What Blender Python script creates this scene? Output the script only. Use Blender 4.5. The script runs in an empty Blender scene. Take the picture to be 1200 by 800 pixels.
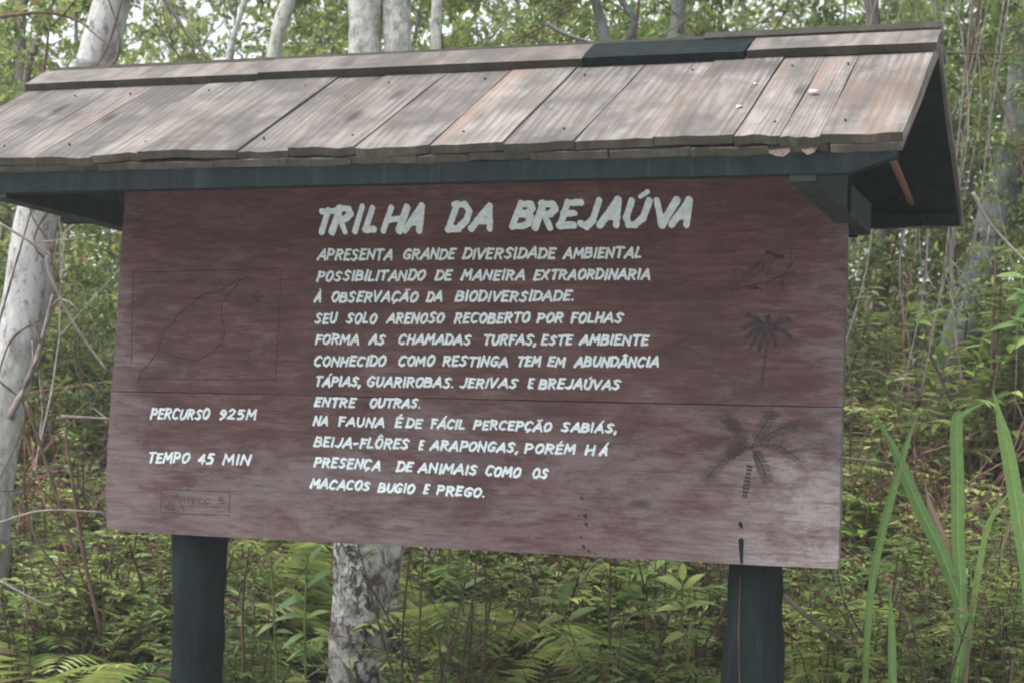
import bpy, math, random
import numpy as np
from mathutils import Vector, noise as mnoise

R_ = math.radians
SC = bpy.context.scene
COL = SC.collection
random.seed(11)
rng = np.random.default_rng(11)
Z0 = 0.95                      # height of the board's lower edge above the ground by the posts

# ------------------------------------------------------------------ camera, sky, sun, exposure
CAM_C = np.array([1.943, -4.794, 0.098 + Z0])
F_PX = 2160.0                  # focal length in pixels of a 1200 px wide frame
a_, b_, c_ = R_(5.40), R_(-2.575), R_(20.22)
Rz = np.array([[math.cos(c_), -math.sin(c_), 0], [math.sin(c_), math.cos(c_), 0], [0, 0, 1]])
Rx = np.array([[1, 0, 0], [0, math.cos(a_), -math.sin(a_)], [0, math.sin(a_), math.cos(a_)]])
Ry = np.array([[math.cos(b_), 0, math.sin(b_)], [0, 1, 0], [-math.sin(b_), 0, math.cos(b_)]])
RC = Rz @ Rx @ Ry
cam_d = bpy.data.cameras.new('camera')
cam = bpy.data.objects.new('camera', cam_d)
COL.objects.link(cam)
from mathutils import Matrix
M3 = Matrix([[RC[i][0], RC[i][2], -RC[i][1]] for i in range(3)])
cam.matrix_world = Matrix.Translation(Vector(CAM_C)) @ M3.to_4x4()
cam_d.sensor_width = 36.0
cam_d.lens = F_PX / 1200 * 36.0
cam_d.clip_start = 0.05
cam_d.clip_end = 500
cam_d.dof.use_dof = True
cam_d.dof.focus_distance = 5.1
cam_d.dof.aperture_fstop = 7.0
SC.camera = cam
SUN_EL, SUN_AZ = 62.0, 215.0     # degrees; azimuth clockwise from +Y
w = bpy.data.worlds.new('World')
SC.world = w
w.use_nodes = True
nt = w.node_tree
bg = nt.nodes['Background']
sky = nt.nodes.new('ShaderNodeTexSky')
sky.sky_type = 'NISHITA'
sky.sun_disc = False
sky.sun_elevation = R_(SUN_EL)
sky.sun_rotation = R_(SUN_AZ)
sky.dust_density = 4.0
hs = nt.nodes.new('ShaderNodeHueSaturation')
hs.inputs['Saturation'].default_value = 0.22      # overcast
nt.links.new(sky.outputs[0], hs.inputs['Color'])
nt.links.new(hs.outputs[0], bg.inputs['Color'])
bg.inputs['Strength'].default_value = 0.15
sl = bpy.data.lights.new('sun', 'SUN')
sl.energy = 1.4
sl.angle = R_(45)
sl.color = (1.0, 0.98, 0.96)
so = bpy.data.objects.new('sun', sl)
COL.objects.link(so)
el, az = R_(SUN_EL), R_(SUN_AZ)
sd = Vector((math.sin(az) * math.cos(el), math.cos(az) * math.cos(el), math.sin(el)))
so.rotation_euler = sd.to_track_quat('Z', 'Y').to_euler()
SC.view_settings.view_transform = 'Standard'
SC.view_settings.look = 'None'
SC.view_settings.gamma = 1
SC.view_settings.exposure = 1.52
SC.cycles.filter_width = 2.0
SC.cycles.max_bounces = 6
SC.cycles.transparent_max_bounces = 4

def spot(px, py, depth):
    """world point seen at a place of the photograph (1200 px wide) at a distance along the view"""
    return CAM_C + depth * (RC @ np.array([(px - 600) / F_PX, 1.0, -(py - 400) / F_PX]))
def on_y(px, py, y):
    q = RC @ np.array([(px - 600) / F_PX, 1.0, -(py - 400) / F_PX])
    t = (y - CAM_C[1]) / q[1]
    return CAM_C + t * q

# ------------------------------------------------------------------ materials
def mat(name, rough=0.8, spec=0.25):
    m = bpy.data.materials.new(name)
    m.use_nodes = True
    p = m.node_tree.nodes['Principled BSDF']
    p.inputs['Roughness'].default_value = rough
    p.inputs['Specular IOR Level'].default_value = spec
    return m, m.node_tree, p
def nd(t, kind, **kw):
    n = t.nodes.new('ShaderNode' + kind)
    for k, v in kw.items():
        if k in n.inputs: n.inputs[k].default_value = v
        else: setattr(n, k, v)
    return n
def coords(t, scale=(1, 1, 1), rand=0.0):
    tc = nd(t, 'TexCoord')
    src = tc.outputs['Object']
    if rand:
        oi = nd(t, 'ObjectInfo')
        mu = nd(t, 'Math', operation='MULTIPLY'); mu.inputs[1].default_value = rand
        t.links.new(oi.outputs['Random'], mu.inputs[0])
        ad = nd(t, 'VectorMath', operation='ADD')
        t.links.new(src, ad.inputs[0]); t.links.new(mu.outputs[0], ad.inputs[1])
        src = ad.outputs[0]
    mp = nd(t, 'Mapping'); mp.inputs['Scale'].default_value = scale
    t.links.new(src, mp.inputs['Vector'])
    return mp.outputs[0]
def noise_(t, vec, scale, detail=4, rough=0.55, dist=0.0):
    n = nd(t, 'TexNoise')
    n.inputs['Scale'].default_value = scale
    n.inputs['Detail'].default_value = detail
    n.inputs['Roughness'].default_value = rough
    n.inputs['Distortion'].default_value = dist
    t.links.new(vec, n.inputs['Vector'])
    return n.outputs[0]
def ramp(t, fac, stops):
    r = nd(t, 'ValToRGB')
    e = r.color_ramp.elements
    while len(e) < len(stops): e.new(0.5)
    for i, (p, c) in enumerate(stops):
        e[i].position = p
        e[i].color = (c, c, c, 1) if isinstance(c, (int, float)) else (*c, 1)
    t.links.new(fac, r.inputs[0])
    return r.outputs[0]
def mix(t, fac, a, b, mode='MIX'):
    m = nd(t, 'Mix', data_type='RGBA', blend_type=mode)
    for s, v in ((0, fac), (6, a), (7, b)):
        if isinstance(v, bpy.types.NodeSocket): t.links.new(v, m.inputs[s])
        elif s == 0: m.inputs[0].default_value = v
        else: m.inputs[s].default_value = (*v, 1)
    return m.outputs[2]
def bump(t, p, h, strength=0.4, dist=0.004):
    b = nd(t, 'Bump')
    b.inputs['Strength'].default_value = strength
    b.inputs['Distance'].default_value = dist
    t.links.new(h, b.inputs['Height'])
    t.links.new(b.outputs[0], p.inputs['Normal'])

def roof_mat(name, base, light, dark, orange=0.35):
    m, t, p = mat(name, 0.85)
    v = coords(t, (1, 1, 1), 7.0)
    vs = coords(t, (55, 3.5, 3.5), 13.0)
    g = noise_(t, vs, 1.0, 6, 0.65, 0.8)
    big = noise_(t, v, 5.0, 4, 0.6)
    tg_ = nd(t, 'TexCoord'); ofo = nd(t, 'ObjectInfo'); mo = nd(t, 'Mapping'); mo.inputs['Scale'].default_value = (1, .30, 0)
    rnd = nd(t, 'MapRange'); rnd.inputs[3].default_value = -0.95; rnd.inputs[4].default_value = 0.0
    t.links.new(ofo.outputs['Random'], rnd.inputs[0])
    cx = nd(t, 'CombineXYZ'); t.links.new(rnd.outputs[0], cx.inputs[0]); cx.inputs[1].default_value = -0.15
    t.links.new(cx.outputs[0], mo.inputs['Location']); t.links.new(tg_.outputs['Generated'], mo.inputs['Vector'])
    wt = nd(t, 'TexWave', wave_type='RINGS', rings_direction='Z'); wt.inputs['Scale'].default_value = 2.9
    wt.inputs['Distortion'].default_value = 4.5; wt.inputs['Detail'].default_value = 3.0; wt.inputs['Detail Scale'].default_value = 1.3
    t.links.new(mo.outputs[0], wt.inputs['Vector'])
    wav = wt.outputs[1]
    crk = noise_(t, coords(t, (60, 1.6, 1.6), 31.0), 1.0, 3, 0.5, 0.3)
    c = ramp(t, g, [(0.22, dark), (0.5, base), (0.80, light)])
    c = mix(t, ramp(t, wav, [(0.5, 0.0), (1.0, 0.28)]), c, light)
    c = mix(t, ramp(t, wav, [(0.0, 0.30), (0.25, 0.0)]), c, dark)
    stn = noise_(t, coords(t, (3.2, 2.2, 2.2), 17.0), 1.0, 6, 0.7, 0.6)
    c = mix(t, ramp(t, stn, [(0.52, 0.0), (0.66, 0.7)]), c, tuple(x * .55 for x in dark))
    c = mix(t, ramp(t, stn, [(0.30, 0.25), (0.42, 0.0)]), c, tuple(min(1, x * 1.05) for x in light))
    c = mix(t, ramp(t, crk, [(0.27, 0.8), (0.33, 0.0)]), c, (0.05, 0.042, 0.04))
    c = mix(t, ramp(t, big, [(0.42, 0.0), (0.62, 0.75)]), c, dark)
    # weather-beaten warm streaks, stronger on some planks
    oi = nd(t, 'ObjectInfo')
    st = noise_(t, coords(t, (9, 1.1, 1.1), 5.0), 1.0, 2)
    sm = nd(t, 'Math', operation='MULTIPLY')
    t.links.new(ramp(t, st, [(0.5, 0.0), (0.65, orange)]), sm.inputs[0])
    t.links.new(ramp(t, oi.outputs['Random'], [(0.3, 0.15), (0.8, 1.0)]), sm.inputs[1])
    c = mix(t, sm.outputs[0], c, (0.22, 0.145, 0.105))
    # knots
    vo = nd(t, 'TexVoronoi', feature='F1'); vo.inputs['Scale'].default_value = 1.0
    t.links.new(coords(t, (6.5, 2.4, 2.4), 11.0), vo.inputs['Vector'])
    c = mix(t, ramp(t, vo.outputs['Distance'], [(0.05, 0.9), (0.16, 0.0)]), c, (0.035, 0.028, 0.027))
    # per-plank tone
    tone = ramp(t, oi.outputs['Random'], [(0.0, 0.72), (1.0, 1.12)])
    c = mix(t, 1.0, c, tone, 'MULTIPLY')
    # green growth on the lower, damp edges
    gn = noise_(t, v, 14.0, 4)
    sx = nd(t, 'SeparateXYZ'); ge = nd(t, 'NewGeometry'); t.links.new(ge.outputs['Normal'], sx.inputs[0])
    ab = nd(t, 'Math', operation='MULTIPLY'); ab.inputs[1].default_value = -1
    t.links.new(sx.outputs['Y'], ab.inputs[0])
    edge = nd(t, 'Math', operation='MULTIPLY')
    t.links.new(ramp(t, ab.outputs[0], [(0.6, 0.0), (0.75, 0.95)]), edge.inputs[0])
    t.links.new(ramp(t, gn, [(0.35, 0.75), (0.6, 1.0)]), edge.inputs[1])
    c = mix(t, edge.outputs[0], c, (0.020, 0.020, 0.013))
    t.links.new(c, p.inputs['Base Color'])
    bump(t, p, mix(t, 0.5, g, wav), 0.6, 0.003)
    return m
M_ROOF = roof_mat('weathered_wood', (0.142, 0.128, 0.118), (0.25, 0.235, 0.225), (0.068, 0.060, 0.055))
M_CAP = roof_mat('weathered_ridge_wood', (0.12, 0.107, 0.096), (0.19, 0.175, 0.16), (0.06, 0.053, 0.05), 0.1)

def teal_mat():
    m, t, p = mat('dark_teal_paint', 0.8, 0.12)
    v = coords(t, (1, 1, 0.25), 2.0)
    n = noise_(t, v, 22, 5)
    n2 = noise_(t, v, 6, 5)
    c = ramp(t, n, [(0.35, (0.0035, 0.0070, 0.0080)), (0.65, (0.0075, 0.0140, 0.0150))])
    c = mix(t, ramp(t, n2, [(0.6, 0.0), (0.74, 0.55)]), c, (0.026, 0.038, 0.040))
    g = noise_(t, coords(t, (60, 60, 2.2), 1.0), 1.0, 6, 0.7)
    c = mix(t, ramp(t, g, [(0.56, 0.0), (0.75, 0.7)]), c, (0.020, 0.031, 0.030))
    c = mix(t, ramp(t, g, [(0.32, 0.8), (0.42, 0.0)]), c, (0.003, 0.004, 0.004))
    t.links.new(c, p.inputs['Base Color'])
    bump(t, p, g, 0.9, 0.008)
    return m
M_TEAL = teal_mat()

def board_mat():
    m, t, p = mat('red_brown_stained_board', 0.7, 0.2)
    g = noise_(t, coords(t, (9.0, 3, 75), 4.0), 1.0, 9, 0.78, 0.5)
    g2 = noise_(t, coords(t, (2.2, 3, 7), 9.0), 1.8, 7, 0.68, 0.8)
    sp = noise_(t, coords(t, (1, 1, 1)), 150, 2)
    blot = noise_(t, coords(t, (1.5, 1, 3.4), 2.0), 2.2, 8, 0.72, 0.4)
    cloud = noise_(t, coords(t, (1, 1, 1.3), 5.0), 3.4, 5, 0.65, 0.3)
    c = ramp(t, g, [(0.3, (0.036, 0.015, 0.015)), (0.5, (0.070, 0.036, 0.036)), (0.72, (0.112, 0.066, 0.064))])
    c = mix(t, ramp(t, g2, [(0.46, 0.0), (0.66, 0.8)]), c, (0.036, 0.017, 0.018))
    # weather bleaching: patches, most of it on the lower plank and the two ends, where rain reaches
    tc = nd(t, 'TexCoord'); sx = nd(t, 'SeparateXYZ'); t.links.new(tc.outputs['Object'], sx.inputs[0])
    low = nd(t, 'MapRange'); low.inputs[1].default_value = 0.75; low.inputs[2].default_value = 0.05
    low.inputs[3].default_value = 0.0; low.inputs[4].default_value = 0.17
    t.links.new(sx.outputs['Z'], low.inputs[0])
    absx = nd(t, 'Math', operation='ABSOLUTE'); t.links.new(sx.outputs['X'], absx.inputs[0])
    end = nd(t, 'MapRange'); end.inputs[1].default_value = 0.93; end.inputs[2].default_value = 1.09
    end.inputs[3].default_value = 0.0; end.inputs[4].default_value = 0.13
    t.links.new(absx.outputs[0], end.inputs[0])
    ss = nd(t, 'Math', operation='ADD'); t.links.new(low.outputs[0], ss.inputs[0]); t.links.new(end.outputs[0], ss.inputs[1])
    s2 = nd(t, 'Math', operation='ADD'); t.links.new(ss.outputs[0], s2.inputs[0]); t.links.new(blot, s2.inputs[1])
    mk = ramp(t, s2.outputs[0], [(0.57, 0.0), (0.74, 0.95)])
    st = ramp(t, g, [(0.40, 0.35), (0.60, 1.0)])
    fm = nd(t, 'Math', operation='MULTIPLY'); t.links.new(mk, fm.inputs[0]); t.links.new(st, fm.inputs[1])
    c = mix(t, fm.outputs[0], c, (0.120, 0.100, 0.104))
    fine = noise_(t, coords(t, (14, 3, 200), 1.0), 1.0, 4, 0.75)
    fi = nd(t, 'Math', operation='MULTIPLY'); t.links.new(ramp(t, fine, [(0.52, 0.0), (0.75, 0.6)]), fi.inputs[0]); t.links.new(ramp(t, s2.outputs[0], [(0.45, 0.15), (0.8, 1.0)]), fi.inputs[1])
    c = mix(t, fi.outputs[0], c, (0.160, 0.138, 0.142))
    # scoured, almost bare patches at the right end of the lower plank and the left end
    rx = nd(t, 'MapRange'); rx.inputs[1].default_value = 0.72; rx.inputs[2].default_value = 1.04; t.links.new(sx.outputs['X'], rx.inputs[0])
    lz = nd(t, 'MapRange'); lz.inputs[1].default_value = 0.50; lz.inputs[2].default_value = 0.28; t.links.new(sx.outputs['Z'], lz.inputs[0])
    rm = nd(t, 'Math', operation='MULTIPLY'); t.links.new(rx.outputs[0], rm.inputs[0]); t.links.new(lz.outputs[0], rm.inputs[1])
    rm2 = nd(t, 'Math', operation='MULTIPLY'); t.links.new(rm.outputs[0], rm2.inputs[0]); t.links.new(ramp(t, blot, [(0.40, 0.1), (0.58, 1.0)]), rm2.inputs[1])
    rm3 = nd(t, 'Math', operation='MULTIPLY'); t.links.new(rm2.outputs[0], rm3.inputs[0]); t.links.new(st, rm3.inputs[1])
    c = mix(t, rm3.outputs[0], c, (0.25, 0.225, 0.225))
    c = mix(t, ramp(t, cloud, [(0.50, 0.0), (0.66, 0.5)]), c, (0.030, 0.019, 0.021))
    c = mix(t, ramp(t, sp, [(0.3, 0.35), (0.45, 0.0)]), c, (0.045, 0.028, 0.03))
    t.links.new(c, p.inputs['Base Color'])
    kn = nd(t, 'TexVoronoi', feature='F1'); kn.inputs['Scale'].default_value = 1.0
    t.links.new(coords(t, (2.6, 1, 6.0), 3.0), kn.inputs['Vector'])
    c = mix(t, ramp(t, kn.outputs['Distance'], [(0.03, 0.75), (0.10, 0.0)]), c, (0.022, 0.015, 0.016))
    t.links.new(c, p.inputs['Base Color'])
    bump(t, p, g, 0.6, 0.002)
    return m
M_BOARD = board_mat()

def plain(name, col, rough=0.7, var=0.25, scale=30):
    m, t, p = mat(name, rough)
    n = noise_(t, coords(t), scale, 4)
    lo = tuple(x * (1 - var) for x in col); hi = tuple(x * (1 + var) for x in col)
    t.links.new(ramp(t, n, [(0.35, lo), (0.65, hi)]), p.inputs['Base Color'])
    return m
M_TEALLIT = plain('worn_and_lit_teal_paint', (0.011, 0.0175, 0.0175), 0.8, 0.45, 18)  # worn copy of the teal paint, lightened for light on the beam sides
M_WHITE = plain('pale_lettering_paint', (0.45, 0.53, 0.55), 0.75, 0.14, 60)
M_LINE = plain('dark_drawing_paint', (0.007, 0.006, 0.008), 0.7, 0.35, 60)
M_LINE2 = plain('faded_drawing_paint', (0.024, 0.018, 0.020), 0.7, 0.35, 60)
M_BARE = plain('bare_wood', (0.17, 0.13, 0.115), 0.9, 0.3, 90)
M_REDWOOD = plain('reddish_stick_wood', (0.10, 0.045, 0.035), 0.8)
M_NAIL = plain('rusty_nail_metal', (0.05, 0.028, 0.02), 0.7)
M_PETAL = plain('dried_petal', (0.42, 0.39, 0.39), 0.8, 0.1)

def bark_mat(name, light, mid, dark, lich=0.5, zs=0.5):
    m, t, p = mat(name, 0.92, 0.1)
    v = coords(t, (1, 1, zs))
    n1 = noise_(t, v, 10, 6, 0.7)
    n2 = noise_(t, v, 30, 6, 0.75)
    n3 = noise_(t, v, 4.5, 3)
    c = ramp(t, n1, [(0.36, mid), (0.52, light)])
    c = mix(t, ramp(t, n2, [(0.53, 0.0), (0.64, lich)]), c, dark)
    vo = nd(t, 'TexVoronoi', feature='F1'); vo.inputs['Scale'].default_value = 34
    t.links.new(v, vo.inputs['Vector'])
    spt = nd(t, 'Math', operation='MULTIPLY')
    t.links.new(ramp(t, vo.outputs['Distance'], [(0.28, 0.9), (0.42, 0.0)]), spt.inputs[0])
    t.links.new(ramp(t, n3, [(0.45, 0.0), (0.55, 0.8)]), spt.inputs[1])
    c = mix(t, spt.outputs[0], c, tuple(min(0.75, x * 1.25) for x in light))
    t.links.new(c, p.inputs['Base Color'])
    bump(t, p, n2, 0.8, 0.008)
    return m
M_BARKW = bark_mat('pale_bark', (0.33, 0.335, 0.335), (0.17, 0.165, 0.165), (0.06, 0.052, 0.05), 0.8)
def lichen_bark():
    m, t, p = mat('lichen_bark', 0.95, 0.1)
    v = coords(t, (1, 1, 0.8))
    n1 = noise_(t, v, 16, 7, 0.75, 0.6); n2 = noise_(t, v, 27, 6, 0.7, 0.4); n3 = noise_(t, coords(t, (1, 1, .35)), 7, 4, 0.6)
    c = ramp(t, n1, [(0.42, (0.10, 0.078, 0.074)), (0.48, (0.28, 0.265, 0.26)), (0.57, (0.50, 0.50, 0.49))])
    gm_ = nd(t, 'Math', operation='MULTIPLY')
    t.links.new(ramp(t, n2, [(0.48, 0.0), (0.53, 0.95)]), gm_.inputs[0]); t.links.new(ramp(t, n3, [(0.46, 0.25), (0.58, 1.0)]), gm_.inputs[1])
    c = mix(t, gm_.outputs[0], c, (0.030, 0.033, 0.022))
    vo = nd(t, 'TexVoronoi', feature='F1'); vo.inputs['Scale'].default_value = 30; t.links.new(v, vo.inputs['Vector'])
    sm_ = nd(t, 'Math', operation='MULTIPLY')
    t.links.new(ramp(t, vo.outputs['Distance'], [(0.30, 0.9), (0.36, 0.0)]), sm_.inputs[0]); t.links.new(ramp(t, n1, [(0.40, 0.7), (0.55, 0.0)]), sm_.inputs[1])
    c = mix(t, sm_.outputs[0], c, (0.40, 0.46, 0.45))
    tc = nd(t, 'TexCoord'); sx = nd(t, 'SeparateXYZ'); t.links.new(tc.outputs['Object'], sx.inputs[0])
    hz = nd(t, 'MapRange'); hz.inputs[1].default_value = 1.2; hz.inputs[2].default_value = 2.4; hz.inputs[4].default_value = 0.62
    t.links.new(sx.outputs['Z'], hz.inputs[0])
    c2 = ramp(t, n2, [(0.40, (0.40, 0.41, 0.39)), (0.60, (0.30, 0.31, 0.27)), (0.68, (0.12, 0.12, 0.09))])
    c = mix(t, hz.outputs[0], c, c2)
    t.links.new(c, p.inputs['Base Color']); bump(t, p, n2, 0.9, 0.01)
    return m
M_BARKL = lichen_bark()
M_BARKT = bark_mat('lichen_white_bark', (0.38, 0.39, 0.36), (0.22, 0.22, 0.20), (0.07, 0.07, 0.055), 0.75, 0.8)
M_BARKD = bark_mat('dark_bark', (0.11, 0.095, 0.09), (0.07, 0.06, 0.055), (0.035, 0.03, 0.03), 0.6)
M_BARKM = bark_mat('mossy_bark', (0.13, 0.145, 0.14), (0.06, 0.064, 0.058), (0.022, 0.024, 0.02), 0.95)
M_TWIG = plain('pale_dead_twig', (0.155, 0.135, 0.128), 0.9, 0.35, 25)
M_TWIGB = plain('brown_stem', (0.085, 0.055, 0.042), 0.9, 0.35, 25)
M_STALK = plain('reddish_dry_stalk', (0.13, 0.062, 0.052), 0.9, 0.4, 25)
M_TWIGG = plain('green_stem', (0.11, 0.15, 0.05), 0.8, 0.3, 25)

def leaf_mat(name, stops, trans=0.42, rough=0.45):
    m, t, p = mat(name, rough, 0.35)
    g = nd(t, 'NewGeometry')
    oi = nd(t, 'ObjectInfo')
    c = ramp(t, g.outputs['Random Per Island'], stops)
    hsv = nd(t, 'HueSaturation')
    mr = nd(t, 'MapRange'); mr.inputs[3].default_value = 0.475; mr.inputs[4].default_value = 0.525
    t.links.new(oi.outputs['Random'], mr.inputs[0]); t.links.new(mr.outputs[0], hsv.inputs['Hue'])
    mv = nd(t, 'MapRange'); mv.inputs[3].default_value = 1.2; mv.inputs[4].default_value = 0.8
    t.links.new(oi.outputs['Random'], mv.inputs[0]); t.links.new(mv.outputs[0], hsv.inputs['Value'])
    t.links.new(c, hsv.inputs['Color'])
    n = noise_(t, coords(t), 70, 3)
    c = mix(t, ramp(t, n, [(0.4, 0.0), (0.75, 0.35)]), hsv.outputs[0], (0.10, 0.11, 0.04))
    t.links.new(c, p.inputs['Base Color'])
    tr = nd(t, 'BsdfTranslucent'); t.links.new(c, tr.inputs['Color'])
    mx = nd(t, 'MixShader'); mx.inputs[0].default_value = trans
    out = t.nodes['Material Output']
    t.links.new(p.outputs[0], mx.inputs[1]); t.links.new(tr.outputs[0], mx.inputs[2])
    t.links.new(mx.outputs[0], out.inputs['Surface'])
    return m
G1, G2, G3, G4 = (0.16, 0.235, 0.07), (0.25, 0.34, 0.10), (0.36, 0.44, 0.12), (0.10, 0.155, 0.05)
BR, DR = (0.15, 0.075, 0.055), (0.22, 0.16, 0.10)
M_FERN = leaf_mat('fern_green', [(0.0, G1), (0.45, G2), (0.85, G3), (0.93, DR)])
M_FERNY = leaf_mat('yellowish_fern', [(0.0, G2), (0.6, G3), (1.0, (0.32, 0.36, 0.09))])
M_FERNR = leaf_mat('dried_fern', [(0.0, (0.09, 0.045, 0.04)), (0.5, BR), (1.0, (0.24, 0.13, 0.10))], 0.2, 0.8)
M_LANCE = leaf_mat('lance_leaf', [(0.0, G4), (0.4, G1), (0.8, G2), (0.93, G3), (0.98, DR)])
M_SMALL = leaf_mat('small_leaf', [(0.0, G4), (0.4, G1), (0.75, G2), (0.9, G3), (0.96, (0.30, 0.16, 0.08))])
M_CROWN = leaf_mat('tree_leaf', [(0.0, G1), (0.4, (0.14, 0.20, 0.06)), (0.8, G3), (1.0, (0.31, 0.35, 0.11))], 0.5)
M_BLADE = leaf_mat('blade_green', [(0.0, (0.12, 0.24, 0.075)), (1.0, (0.20, 0.34, 0.10))], 0.4, 0.6)
_t = M_BLADE.node_tree
M_BRIGHT = leaf_mat('fresh_leaf', [(0.0, (0.12, 0.24, 0.06)), (1.0, (0.20, 0.33, 0.09))], 0.35)
M_RIB = plain('pale_midrib', (0.26, 0.38, 0.16), 0.6, 0.2, 40)
M_DEAD = leaf_mat('dead_leaf', [(0.0, (0.16, 0.10, 0.08)), (1.0, (0.32, 0.24, 0.18))], 0.2, 0.9)
def ground_mat():
    m, t, p = mat('forest_litter', 0.95, 0.1)
    v = coords(t)
    n = noise_(t, v, 9, 8, 0.7); n2 = noise_(t, v, 1.2, 4)
    c = ramp(t, n, [(0.3, (0.035, 0.026, 0.02)), (0.5, (0.085, 0.062, 0.045)), (0.7, (0.15, 0.115, 0.085))])
    c = mix(t, ramp(t, n2, [(0.45, 0.0), (0.6, 0.6)]), c, (0.06, 0.075, 0.03))
    t.links.new(c, p.inputs['Base Color'])
    bump(t, p, n, 1.0, 0.03)
    return m
M_GROUND = ground_mat()

# ------------------------------------------------------------------ helpers
class MB:
    def __init__(s): s.v = []; s.f = []
    def add(s, V, F):
        o = len(s.v); s.v.extend([tuple(map(float, p)) for p in V]); s.f.extend([tuple(i + o for i in f) for f in F])
    def box(s, x0, x1, y0, y1, z0, z1):
        s.add([(x0,y0,z0),(x1,y0,z0),(x1,y1,z0),(x0,y1,z0),(x0,y0,z1),(x1,y0,z1),(x1,y1,z1),(x0,y1,z1)],
              [(0,3,2,1),(4,5,6,7),(0,1,5,4),(1,2,6,5),(2,3,7,6),(3,0,4,7)])
    def tube(s, pts, rad, n=6, wob=0.0, seed=0, cap=True):
        pts = [np.array(p, float) for p in pts]; m = len(pts)
        if not hasattr(rad, '__len__'): rad = [rad] * m
        V = []
        up = np.array([0.31, 0.17, 0.93])
        for i, p in enumerate(pts):
            d = pts[min(i + 1, m - 1)] - pts[max(i - 1, 0)]
            d /= (np.linalg.norm(d) + 1e-9)
            a = np.cross(d, up)
            if np.linalg.norm(a) < 0.15: a = np.cross(d, np.array([1.0, 0.2, 0]))
            a /= np.linalg.norm(a); b = np.cross(d, a)
            for k in range(n):
                th = 2 * math.pi * k / n
                r = rad[i]
                if wob:
                    r *= 1 + wob * mnoise.noise(Vector((p[0]*3 + seed + math.cos(th)*1.2, p[1]*3 + math.sin(th)*1.2, p[2]*3)))
                V.append(p + r * (math.cos(th) * a + math.sin(th) * b))
        F = [(i*n+k, i*n+(k+1)%n, (i+1)*n+(k+1)%n, (i+1)*n+k) for i in range(m-1) for k in range(n)]
        if cap: F += [tuple(range(n))[::-1], tuple(range((m-1)*n, m*n))]
        s.add(V, F)
    def build(s, name, material, parent=None, smooth=False, kind=None, data_only=False):
        me = bpy.data.meshes.new(name)
        me.from_pydata(s.v, [], s.f)
        me.materials.append(material)
        if smooth: me.polygons.foreach_set('use_smooth', [True] * len(me.polygons))
        if data_only: return me
        return obj(name, me, parent, kind)
def obj(name, me, parent=None, kind=None):
    o = bpy.data.objects.new(name, me); COL.objects.link(o)
    if parent is not None: o.parent = parent
    if kind: o['kind'] = kind
    return o
def tag(o, label, cat, group=None):
    o['label'] = label; o['category'] = cat
    if group: o['group'] = group
    return o
def empty(name, loc, label, cat, group=None, rz=0.0):
    o = bpy.data.objects.new(name, None); COL.objects.link(o)
    o.empty_display_size = 0.1
    o.location = loc; o.rotation_euler = (0, 0, rz)
    return tag(o, label, cat, group)
def smooth_path(pts, sub=6):
    P = [np.array(p, float) for p in pts]; out = []
    for i in range(len(P) - 1):
        p0 = P[max(i-1, 0)]; p1 = P[i]; p2 = P[i+1]; p3 = P[min(i+2, len(P)-1)]
        for k in range(sub):
            t = k / sub
            out.append(0.5 * ((2*p1) + (-p0+p2)*t + (2*p0-5*p1+4*p2-p3)*t*t + (-p0+3*p1-3*p2+p3)*t**3))
    out.append(P[-1]); return out

# ------------------------------------------------------------------ ground
def tz(x, y):
    z = 0.0
    if y > 0.4: z += 0.21 * (y - 0.4) + 0.02 * max(0.0, min(1.0, (y - 0.4) / 1.5))
    if y < -1.5: z -= 0.13 * (-1.5 - y) if y > -6 else 0.13 * 4.5
    d = min(1.0, max(0.0, (math.hypot(x, y) - 0.5) / 3))
    return z + 0.07 * d * mnoise.noise(Vector((x * 0.45, y * 0.45, 3.1))) + 0.03 * d * mnoise.noise(Vector((x * 1.9, y * 1.9, 7.1)))
gm = MB()
xs = np.concatenate([np.linspace(-150, -16, 14), np.arange(-14, 14.1, 0.4), np.linspace(16, 150, 14)])
ys = np.concatenate([np.linspace(-60, -9, 8), np.arange(-8, 22.1, 0.4), np.linspace(24, 200, 16)])
V = [(x, y, tz(x, min(y, 30))) for y in ys for x in xs]
nx = len(xs)
F = [(j*nx+i, j*nx+i+1, (j+1)*nx+i+1, (j+1)*nx+i) for j in range(len(ys)-1) for i in range(nx-1)]
gm.add(V, F)
g = gm.build('ground', M_GROUND, smooth=True); g['kind'] = 'structure'

# unseen pale sandy path, added along the front to bounce light onto the sign
pm = MB(); V = []; F = []; NX = 60
for j in range(9):
    for i in range(NX + 1):
        x = -20 + 40 * i / NX; e0 = -0.45 + 0.25 * mnoise.noise(Vector((x * .7, 0, 1))); e1 = -9.0 + 0.3 * mnoise.noise(Vector((x * .6, 5, 1)))
        y = e0 + (e1 - e0) * j / 8
        zmax = max(tz(x + a, y + b) for a in (-.35, 0, .35) for b in (-.35, 0, .35))
        V.append((x, y, zmax + (0.012 if 0 < j < 8 else -0.02)))
F = [(j*(NX+1)+i, (j+1)*(NX+1)+i, (j+1)*(NX+1)+i+1, j*(NX+1)+i+1) for j in range(8) for i in range(NX)]
pm.add(V, F); pth_ = pm.build('path', plain('bounce_sand', (0.62, 0.60, 0.56), 0.95, 0.10, 12), smooth=True); pth_['kind'] = 'structure'

# ================================================================== THE SIGN
# everything of the sign is laid out from its own origin: x along the board, z=0 at its lower edge
SIGN = empty('trail_signboard', (0, 0, Z0), 'red-brown wooden trail signboard with white lettering under a weathered plank roof', 'signboard')

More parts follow.
